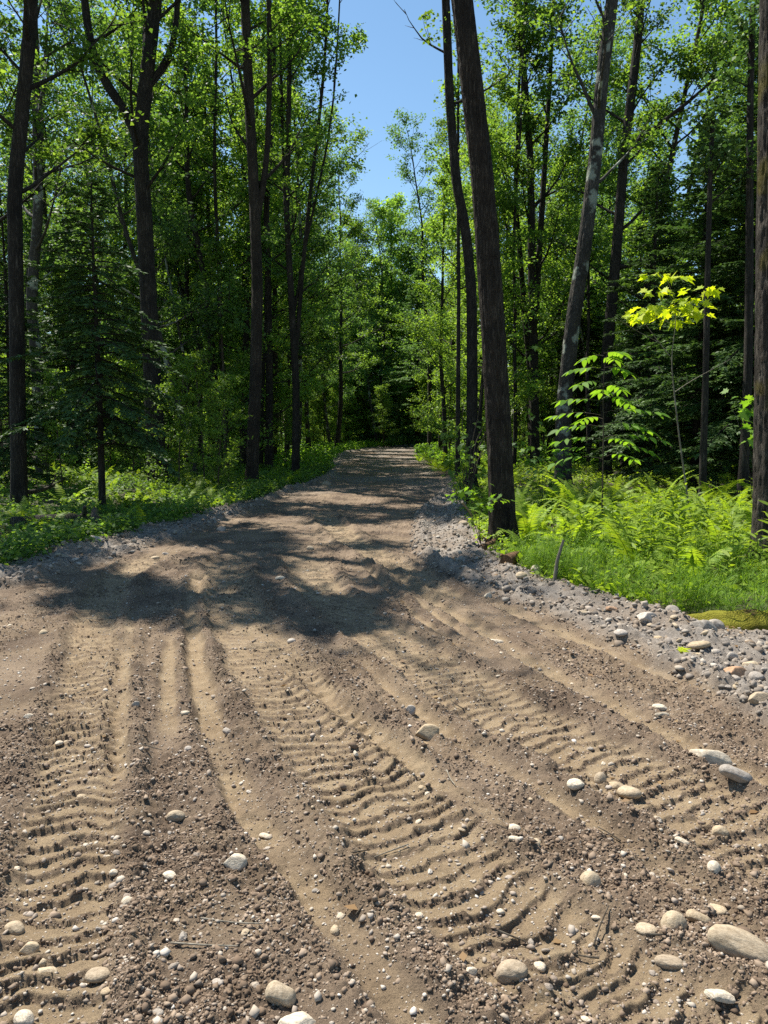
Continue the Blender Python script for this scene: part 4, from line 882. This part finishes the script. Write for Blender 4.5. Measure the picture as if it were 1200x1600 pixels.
ST = [
 (667, 1148, 40, .8, 'stone', 'lone rounded tan stone in the middle of the road', 5, .7, 0, .18),
 (1166, 1487, 88, .46, 'stone', 'long tan cobble lying tilted at the lower right edge', 1, .48, .35, .1),
 (800, 1514, 42, .8, 'stone', 'egg shaped cream stone in the smeared mud at the bottom', 2, .7, -.3, .15),
 (1053, 1450, 32, .8, 'stone', 'upright oval stone left of the long tilted cobble', 3, 1.1, 0, .15),
 (984, 1239, 36, .7, 'stone', 'smooth oval stone, largest of the cluster on the right track', 0, .6, 0, .1),
 (938, 1222, 17, .9, 'stone', 'small standing stone at the left end of the oval cluster', 3, 1.2, .1, .1),
 (962, 1226, 26, .8, 'stone', 'pale stone between the standing stone and the smooth oval one', 2, .6, 0, .25),
 (951, 1232, 10, .9, 'stone_grey', 'tiny grey stone tucked under the oval cluster', 0, .8, 0, .1),
 (900, 1245, 24, .8, 'stone_white', 'pale stone just left of the oval cluster', 1, .55, 0, .25),
 (1108, 1187, 66, .5, 'stone_white', 'broad flat white slab sunk in the road at right', 6, .45, .05, .05),
 (1150, 1226, 48, .6, 'stone_grey', 'angular grey stone below the flat white slab', 7, .5, .3, .2),
 (1150, 1207, 22, .6, 'stone_white', 'white chip between the flat slab and the angular grey stone', 5, .5, .2, .25),
 (922, 1376, 28, .8, 'stone', 'upright tan stone above the churned mud', 3, 1.1, .1, .2),
 (367, 1350, 40, .8, 'stone_white', 'bright white domed stone sunk in the left dirt', 5, .7, 0, .1),
 (265, 1369, 21, .8, 'stone_white', 'small white stone left of the bright domed one', 2, .5, 0, .25),
 (465, 1588, 58, .7, 'stone_white', 'large cream stone half buried at the bottom edge', 6, .5, .2, .3),
 (440, 1550, 40, .9, 'stone', 'rough brown topped stone leaning behind the cream one at the bottom', 7, .9, .3, .25),
 (1010, 979, 34, .8, 'stone_grey', 'big blue grey stone on the gravel bank near the horsetails', 5, .6, .1, .15),
 (1098, 994, 48, .7, 'stone_grey', 'blocky brown grey stone on the gravel bank below the moss', 6, .55, .1, .15),
 (1117, 983, 26, .8, 'stone_grey', 'rounded grey stone touching the blocky one on the bank', 2, .9, 0, .15),
 (1052, 966, 22, .9, 'stone_grey', 'round light grey stone at the top of the gravel bank', 1, .9, .3, .15),
 (1092, 1018, 36, .6, 'stone', 'smooth cream stone lying flat below the blocky one', 0, .4, -.1, .15),
 (1147, 1053, 40, .7, 'stone_rust', 'rust coloured angular stone in the right gravel', 5, .55, .1, .2),
 (1144, 1033, 18, .6, 'stone_grey', 'upright grey shard behind the rust coloured stone', 7, 1.2, .2, .2),
 (1174, 1042, 32, .8, 'stone', 'flat buff stone right of the grey shard', 6, .4, 0, .25),
 (1184, 1107, 34, .8, 'stone', 'mottled tan stone where gravel meets dirt at the right edge', 5, .7, 0, .2),
 (1183, 1062, 22, .9, 'stone_grey', 'dark grey stone at the right edge above the mottled one', 1, .8, 0, .2),
 (1193, 1090, 20, .9, 'stone_grey', 'grey stone at the right edge between gravel and dirt', 2, .8, 0, .2),
 (1028, 1003, 14, .9, 'stone', 'little ochre stone beside the blue grey one', 0, .7, 0, .2),
 (970, 1003, 20, .8, 'stone_grey', 'dark flat stone left of the blue grey one', 3, .5, 0, .2),
 (908, 960, 34, .6, 'stone', 'flat tan slab on the gravel shelf', 6, .3, 0, .3),
 (955, 962, 20, .7, 'stone_rust', 'pinkish flat stone right of the tan slab', 6, .4, 0, .3),
 (775, 992, 28, .5, 'stone_white', 'white flat chip on the tan rut at right', 7, .4, .1, .25),
 (438, 904, 17, .7, 'stone_white', 'white chip on the sunlit dirt before the big shadow', 6, .45, 0, .2),
 (456, 999, 14, .9, 'stone_grey', 'pale round stone just outside the big shadow', 0, .8, 0, .2),
 (840, 899, 18, .9, 'stone_white', 'whitish round stone at the foot of the horsetails', 1, .9, 0, .15),
 (782, 872, 12, .9, 'stone_grey', 'grey stone against the roots of the stout trunk', 2, .7, 0, .2),
 (762, 931, 14, .9, 'stone_white', 'white pebble on the gravel lip right of the road', 5, .8, 0, .2),
 (815, 907, 18, .8, 'stone', 'tan stone in front of the whitish round one', 3, .6, 0, .2),
 (720, 877, 16, .8, 'stone_grey', 'grey stone on the flat gravel left of the stout trunk', 5, .7, 0, .2),
 (725, 832, 15, .8, 'stone', 'tan stone at the back of the flat gravel beside the trunk', 1, .7, 0, .2),
 (1010, 1455, 30, .8, 'stone', 'half sunk brown stone left of the upright oval one', 0, .5, 0, .3),
 (1092, 1438, 34, .7, 'stone', 'angular tan stone right of the upright oval one', 7, .6, .3, .15),
 (1120, 1407, 28, .8, 'stone', 'flat round brown stone above the angular tan one', 0, .4, 0, .35),
 (1050, 1498, 38, .5, 'stone', 'low loaf shaped stone below the upright oval one', 1, .4, 0, .2),
 (1125, 1299, 22, .9, 'stone', 'knobbly tan stone below the angular grey stone', 2, .9, 0, .2),
 (1115, 1368, 18, .9, 'stone_white', 'cream round stone at the right above the flat brown one', 3, .9, 0, .2),
 (1066, 1333, 20, .6, 'stone_white', 'white sliver right of the churned mud', 7, .5, .2, .2),
 (1031, 1106, 20, .6, 'stone_white', 'white stone lying on dark dirt at right', 1, .5, 0, .2),
 (1034, 1121, 24, .4, 'stone_white', 'thin white slab under the white stone on dark dirt', 6, .3, 0, .2),
 (1124, 1557, 42, .5, 'stone_white', 'pale sunken slab in the mud at lower right', 6, .3, .1, .3),
 (735, 1516, 20, .7, 'stone_white', 'white chip left of the egg shaped stone', 5, .6, 0, .2),
 (45, 1473, 30, .8, 'stone', 'pale stone among clods at the lower left edge', 5, .7, 0, .2),
 (22, 1440, 30, .8, 'stone', 'tan stone in clods at the left edge above the pale one', 2, .7, 0, .25),
 (155, 1518, 36, .7, 'stone', 'smooth ochre stone pressed into the left track', 0, .5, .1, .3),
 (37, 1588, 26, .8, 'stone_white', 'yellowish stone at the bottom left corner', 1, .8, 0, .2),
 (72, 1510, 30, .6, 'stone', 'long low stone between clods and the left track', 6, .4, 0, .25),
 (199, 1413, 16, .9, 'stone_white', 'white pebble on a bar of the left track', 3, .8, 0, .2),
 (178, 1367, 12, .9, 'stone_white', 'tiny white pebble above the bars of the left track', 2, .8, 0, .2),
 (45, 1132, 18, .7, 'stone_white', 'pale stone on the crumbs left of the left track', 5, .6, 0, .2),
 (68, 990, 12, .9, 'stone', 'lone brown stone near the left edge in sun', 3, .8, 0, .2),
 (275, 1273, 26, .7, 'stone', 'dull stone among clods between the two near tracks', 2, .7, 0, .2),
 (416, 1290, 20, .7, 'stone_white', 'white chip at the edge of the smooth rut', 7, .5, 0, .2),
 (212, 1108, 14, .8, 'stone_grey', 'greenish grey stone between left track and thin rut', 5, .8, 0, .2),
 (290, 1120, 14, .7, 'stone_white', 'white pebble beside the smooth rut', 0, .6, 0, .2),
 (356, 1140, 15, .9, 'stone_grey', 'dark cube like stone left of the middle track', 7, .9, 0, .2),
 (485, 857, 12, .7, 'stone', 'dark stone in the shaded road ahead', 2, .8, 0, .2),
 (510, 757, 15, .8, 'stone', 'golden stone on the left gravel edge far ahead', 1, .7, 0, .2),
 (243, 868, 15, .7, 'stone', 'tan stone in the shaded gravel at left', 0, .6, 0, .2),
 (258, 862, 12, .7, 'stone_grey', 'flat stone right of the tan one in the shaded gravel', 6, .5, 0, .2),
 (150, 853, 26, .5, 'stone_grey', 'grey slab at the fern edge left of the road', 6, .4, .1, .2),
 (345, 825, 18, .7, 'stone_grey', 'grey stone in the shade on the left gravel strip', 5, .6, 0, .2),
 (640, 1112, 20, .8, 'stone_grey', 'grey stone with a shadowed hollow above the lone tan stone', 5, .9, 0, .2),
 (805, 1328, 18, .6, 'stone_white', 'white chip at the end of the narrow rut', 7, .5, 0, .2),
 (803, 1300, 18, .7, 'stone_white', 'white pebble above the end of the narrow rut', 3, .6, 0, .2),
]
for (px, py, wp, asp, mat, lab, kind, tall, roll, sink) in ST: stone(px, py, wp, asp, mat, lab, kind, None, tall, roll, sink)
rs = np.random.default_rng(300)
def sprinkle(n, ok, smin, smax, mats, label, group):
    c = 0
    while c < n:
        py = 860 + 740 * rs.uniform(); px = rs.uniform(0, 1200); g = ground(px, py)
        if not ok(g[0], g[1]): continue
        dist = math.hypot(g[1], CAM_H); wv = rs.uniform(smin, smax); c += 1
        stone(px, py, wv * FPX / dist, rs.uniform(.6, 1), mats[rs.integers(len(mats))], label, int(rs.integers(8)), group, rs.uniform(.4, .8), rs.normal() * 0.2, 0.25, rs.uniform(0, 6.28))
sprinkle(110, lambda x, y: lg(y) + 0.1 < x < rg(y) - 0.05, 0.018, 0.042, ['stone', 'peb', 'stone_grey', 'peb', 'stone_white'], 'thumb sized pale stone half sunk in the road dirt', 'small stones in the road dirt')
sprinkle(90, lambda x, y: rg(y) + 0.1 < x < rp(y) - 0.05, 0.025, 0.06, ['stone_grey', 'gravel', 'stone_grey', 'stone'], 'small grey stone in the gravel strip at the right roadside', 'small stones in the right gravel')
sprinkle(45, lambda x, y: lp(y) + 0.05 < x < lg(y) - 0.1 and y < 16, 0.04, 0.09, ['stone_grey', 'gravel', 'stone'], 'small stone in the gravel strip at the left roadside', 'small stones in the left gravel')

def scree(name, label, cat, X, Y, size, mat, seed, zoff=0.15, flat=(0.5, 1.0), sub=1, jag=0.3):
    rr = np.random.default_rng(seed); n = len(X); v, f = ICO[sub]; Z = road_z(X, Y); k = len(v)
    V = v[None] * (1 + jag * rr.normal(size=(n, k, 1)).clip(-1.6, 1.6)); sc = np.stack([rr.uniform(0.7, 1.3, n), rr.uniform(0.7, 1.2, n), rr.uniform(*flat, n)], 1)
    V = V * sc[:, None]; a = rr.uniform(0, 6.283, n); ca, sa = np.cos(a), np.sin(a); t = rr.normal(size=n) * 0.4; ct, st = np.cos(t), np.sin(t)
    x, y, z = V[..., 0], V[..., 1] * ct[:, None] - V[..., 2] * st[:, None], V[..., 1] * st[:, None] + V[..., 2] * ct[:, None]
    x, y = x * ca[:, None] - y * sa[:, None], x * sa[:, None] + y * ca[:, None]
    W = np.stack([x, y, z], -1) * (size / 2)[:, None, None] + np.stack([X, Y, Z + size * zoff], 1)[:, None]
    mb = MB(); mb.add(W.reshape(-1, 3), (f[None] + (np.arange(n) * k)[:, None, None]).reshape(-1, 3)); o = mb.build(name, M[mat], smooth=sub > 1); tag(o, label, cat, kind='stuff')
def sample(n, y0, y1, xf, seed, power=1.0):
    rr = np.random.default_rng(seed); y = y0 + (y1 - y0) * rr.uniform(size=n) ** power; hw = 0.56 * np.maximum(y, 1.8) + 0.6; x = rr.uniform(-1, 1, n) * hw; return x, y, rr
x, y, rr = sample(520000, 1.4, 9.5, None, 401, 1.7); z, sm, gv, cr = road(x, y, False); gate = sstep(0.35, 0.62, fbm(x * 4, y * 4, 55, 3))
k_ = (rr.uniform(size=len(x)) < np.clip(cr, 0, 1) ** 1.6 * (0.25 + 0.75 * gate) * 0.75) & (gv < 0.4) & (x > lp(y)) & (x < rp(y)); x, y = x[k_], y[k_]
scree('dirt_clods', 'crumbly brown clods of dirt thrown up between the tyre tracks', 'dirt clods', x, y, np.minimum(0.0040 + 0.0043 * rr.gamma(0.9, 1.0, len(x)), 0.042), 'clod', 402, 0.06, (0.5, 0.95), jag=0.42)
x, y, rr = sample(42000, 1.4, 16, None, 403, 1.5); k_ = (x > lg(y)) & (x < rg(y)); x, y = x[k_], y[k_]
scree('pebbles', 'pale pebbles strewn over the dirt of the road', 'pebbles', x, y, np.minimum(0.004 + 0.0045 * rr.gamma(1.0, 1.0, len(x)), 0.035), 'peb', 404, 0.15, (0.4, 0.8))
x, y, rr = sample(120000, 2.0, 24, None, 405, 1.25); k_ = ((x > rg(y) + 0.02) & (x < rp(y) + 0.15)) | ((x < lg(y) - 0.02) & (x > lp(y) - 0.15)); x, y = x[k_], y[k_]
scree('gravel', 'grey gravel heaped along both edges of the road', 'gravel', x, y, np.minimum(0.007 + 0.010 * rr.gamma(0.9, 1.0, len(x)) * (1 + 0.06 * y), 0.07), 'gravel', 406, 0.12, (0.45, 1.0), jag=0.34)

# ---------------------------------------------------------------- dead wood, moss and odd things on the ground
def log_thing(name, label, cat, a, b, r0, r1, mat, seed, branch=()):
    rr = np.random.default_rng(seed); a, b = np.array(a), np.array(b); P = densify([a, (a + b) / 2 + rr.normal(size=3) * 0.03 * np.linalg.norm(b - a), b], max(0.02, np.linalg.norm(b - a) / 14)); mb = MB()
    mb.tube(P - a, np.linspace(r0, r1, len(P)), 10 if r0 > 0.03 else 6, 0.05, rr, cap=True)
    for t, d, ln in branch: B = wander(rr, along(P, t) - a, d, ln, 5, 0, 0.1); mb.tube(B, np.linspace(r1 * 0.8, r1 * 0.3, 5), 6, 0.04, rr, cap=True)
    o = mb.build(name, M[mat]); o.location = tuple(a); return tag(o, label, cat)
def gz(px, py, dz=0.0, Y=None): p = np.array(gl(px, py, Y)); p[2] += dz; return p
log_thing('fallen_log', 'mossy fallen log lying in the plants at the left edge', 'log', gz(20, 838, 0.14), gz(160, 826, 0.16), 0.13, 0.09, 'log', 601, [(0.8, (0.2, -0.5, 0.8), 0.3)])
log_thing('fallen_branch', 'dead branch resting above the mossy log at left', 'branch', gz(40, 800, 0.35), gz(100, 788, 0.5), 0.05, 0.025, 'log', 602, [(0.6, (0.3, 0.2, 0.5), 0.5)])
log_thing('stump', 'dark broken stump at the left gravel edge', 'stump', gz(158, 845, -0.05), gz(150, 832, 0.35), 0.11, 0.06, 'log', 603, [(0.2, (0.9, -0.4, 0.1), 0.35), (0.4, (-0.7, -0.5, 0.3), 0.3)])
log_thing('dead_stick', 'grey dead stick standing at the edge of the horsetails', 'stick', gz(866, 925, -0.03), gz(866, 925, 0.0) + np.array([0.09, 0.05, 0.42]), 0.022, 0.012, 'twig_pale', 604)
log_thing('broken_root', 'splintered reddish root at the foot of the stout trunk', 'root', gz(752, 868, 0.02), gz(778, 856, 0.16), 0.05, 0.02, 'wood', 605, [(0.5, (-0.6, -0.5, 0.4), 0.2)])
log_thing('broken_root', 'torn brown root lump on the gravel in front of the stout trunk', 'root', gz(790, 895, 0.03), gz(806, 886, 0.10), 0.085, 0.06, 'wood', 606, [(0.3, (-0.6, -0.4, 0.5), 0.14), (0.7, (0.5, -0.3, 0.6), 0.12)])
log_thing('fallen_branch', 'thin pale branch slanting down from the bush to the gravel', 'branch', gz(722, 786, 0.35, 12.0), gz(752, 822, 0.02), 0.02, 0.008, 'twig_pale', 607)
for i, (a, b, lab) in enumerate([((1008, 1476), (1112, 1478), 'thin curved twig in the mud by the upright oval stone'), ((815, 1008), (836, 1016), 'short twig on the dirt below the white flat chip'), ((775, 1462), (820, 1470), 'little brown twig in the smeared mud')]):
    log_thing('twig', lab, 'twig', gz(*a, 0.03), gz(*b, 0.02), 0.004, 0.002, 'twig', 610 + i)
def moss():
    rr = np.random.default_rng(620); v, f = ICO[4]; c = gz(1168, 982); d = v * np.array([0.62, 0.28, 0.17]); d += unit(v) * (0.24 * (fbm(v[:, 0] * 3 + 9, v[:, 1] * 3 + v[:, 2] * 2, 7, 5) - 0.5))[:, None]
    mb = MB(); mb.add(d, f); o = mb.build('mossy_mound', M['moss']); o.location = tuple(c + np.array([0.1, 0.05, -0.02])); o.rotation_euler = (0, 0, -0.35); tag(o, 'low mound of yellow green moss at the right gravel edge', 'moss')
moss()
def ground_leaf():
    rr = np.random.default_rng(630); mb = MB(); add_shaped(mb, MAPLE, [[0, 0, 0], [0.05, 0.01, 0.004]], [[1, 0.2, 0.05], [0.4, 1, 0.1]], [[0, -0.2, 1], [0.1, 0, 1]], [0.09, 0.07], rr)
    o = mb.build('leaf', M['leaf_yellow'], smooth=False); o.location = tuple(gz(1060, 1036, 0.03)); tag(o, 'bright green leaf fallen on the right gravel', 'leaf')
ground_leaf()

shrub('shrub', 'leafy green brush around the foot of the kinked trunk', gb(722, 770, 17.0), [[(712, 720), (706, 680)], [(725, 715), (730, 665)], [(735, 730), (752, 690)], [(718, 735), (700, 705)]],
      [(706, 680, 14, .2), (730, 668, 14, .2), (750, 695, 12, .2), (700, 712, 12, .2), (722, 705, 14, .22), (738, 728, 14, .2), (712, 740, 12, .2), (728, 752, 12, .2), (752, 738, 10, .18)], 17.0, 115, 'leaf_lit', 0.12, r=0.009)
shrub('shrub', 'dark leafy brush right of the stout trunk under the leaning grey trunk', gb(848, 800, 14.5), [[(840, 740), (832, 700)], [(855, 735), (868, 700)], [(850, 745), (850, 712)]],
      [(832, 702, 14, .2), (866, 705, 14, .2), (850, 715, 12, .2), (838, 735, 14, .2), (860, 738, 14, .2), (878, 740, 10, .2), (822, 740, 10, .2)], 14.5, 116, 'leaf', 0.12, r=0.009)
def litter():
    rr = np.random.default_rng(640); y = rr.uniform(2.0, 15, 900); sd_ = rr.uniform(size=900) < 0.6; x = np.where(sd_, rp(y) - 0.75 * rr.uniform(size=900) ** 1.5, lp(y) + 0.8 * rr.uniform(size=900) ** 1.5)
    far_ = rr.uniform(size=900) < 0.14; x = np.where(far_, rr.uniform(-0.5, 0.5, 900) * y, x); k = (x > lp(y)) & (x < rp(y) + 0.1); x, y = x[k], y[k]; z = road_z(x, y) + 0.006
    mb = MB(); add_leaves(mb, np.stack([x, y, z], 1), 0.045, rr, flat=0.3, wide=0.6); mb.build('fallen_leaves', M['dead'], smooth=False)
    tag(bpy.data.objects['fallen_leaves'], 'dry brown leaves blown along the gravel edges', 'fallen leaves', kind='stuff')
M['dead'] = leaf_mat('dead_leaf', [(0.16, 0.09, 0.04), (0.24, 0.15, 0.07), (0.30, 0.21, 0.11)], trans=0.2, tint=(1.2, 1, 0.6))
litter()
rt = np.random.default_rng(650)
for i in range(26):
    py = rt.uniform(870, 1580); px = rt.uniform(40, 1160); a = gz(px, py, 0.012); a[2] = float(road_z(a[0], a[1])[0]) + 0.01; th = rt.uniform(0, 6.28); l_ = rt.uniform(0.06, 0.22)
    if not (lp(a[1]) < a[0] < rp(a[1])): continue
    b = a + np.array([math.cos(th) * l_, math.sin(th) * l_, 0]); b[2] = float(road_z(b[0], b[1])[0]) + 0.012
    o = log_thing('twig', 'thin broken twig lying on the road dirt', 'twig', a, b, 0.0035, 0.002, 'twig' if i % 2 else 'twig_pale', 660 + i); o['group'] = 'twigs on the road'
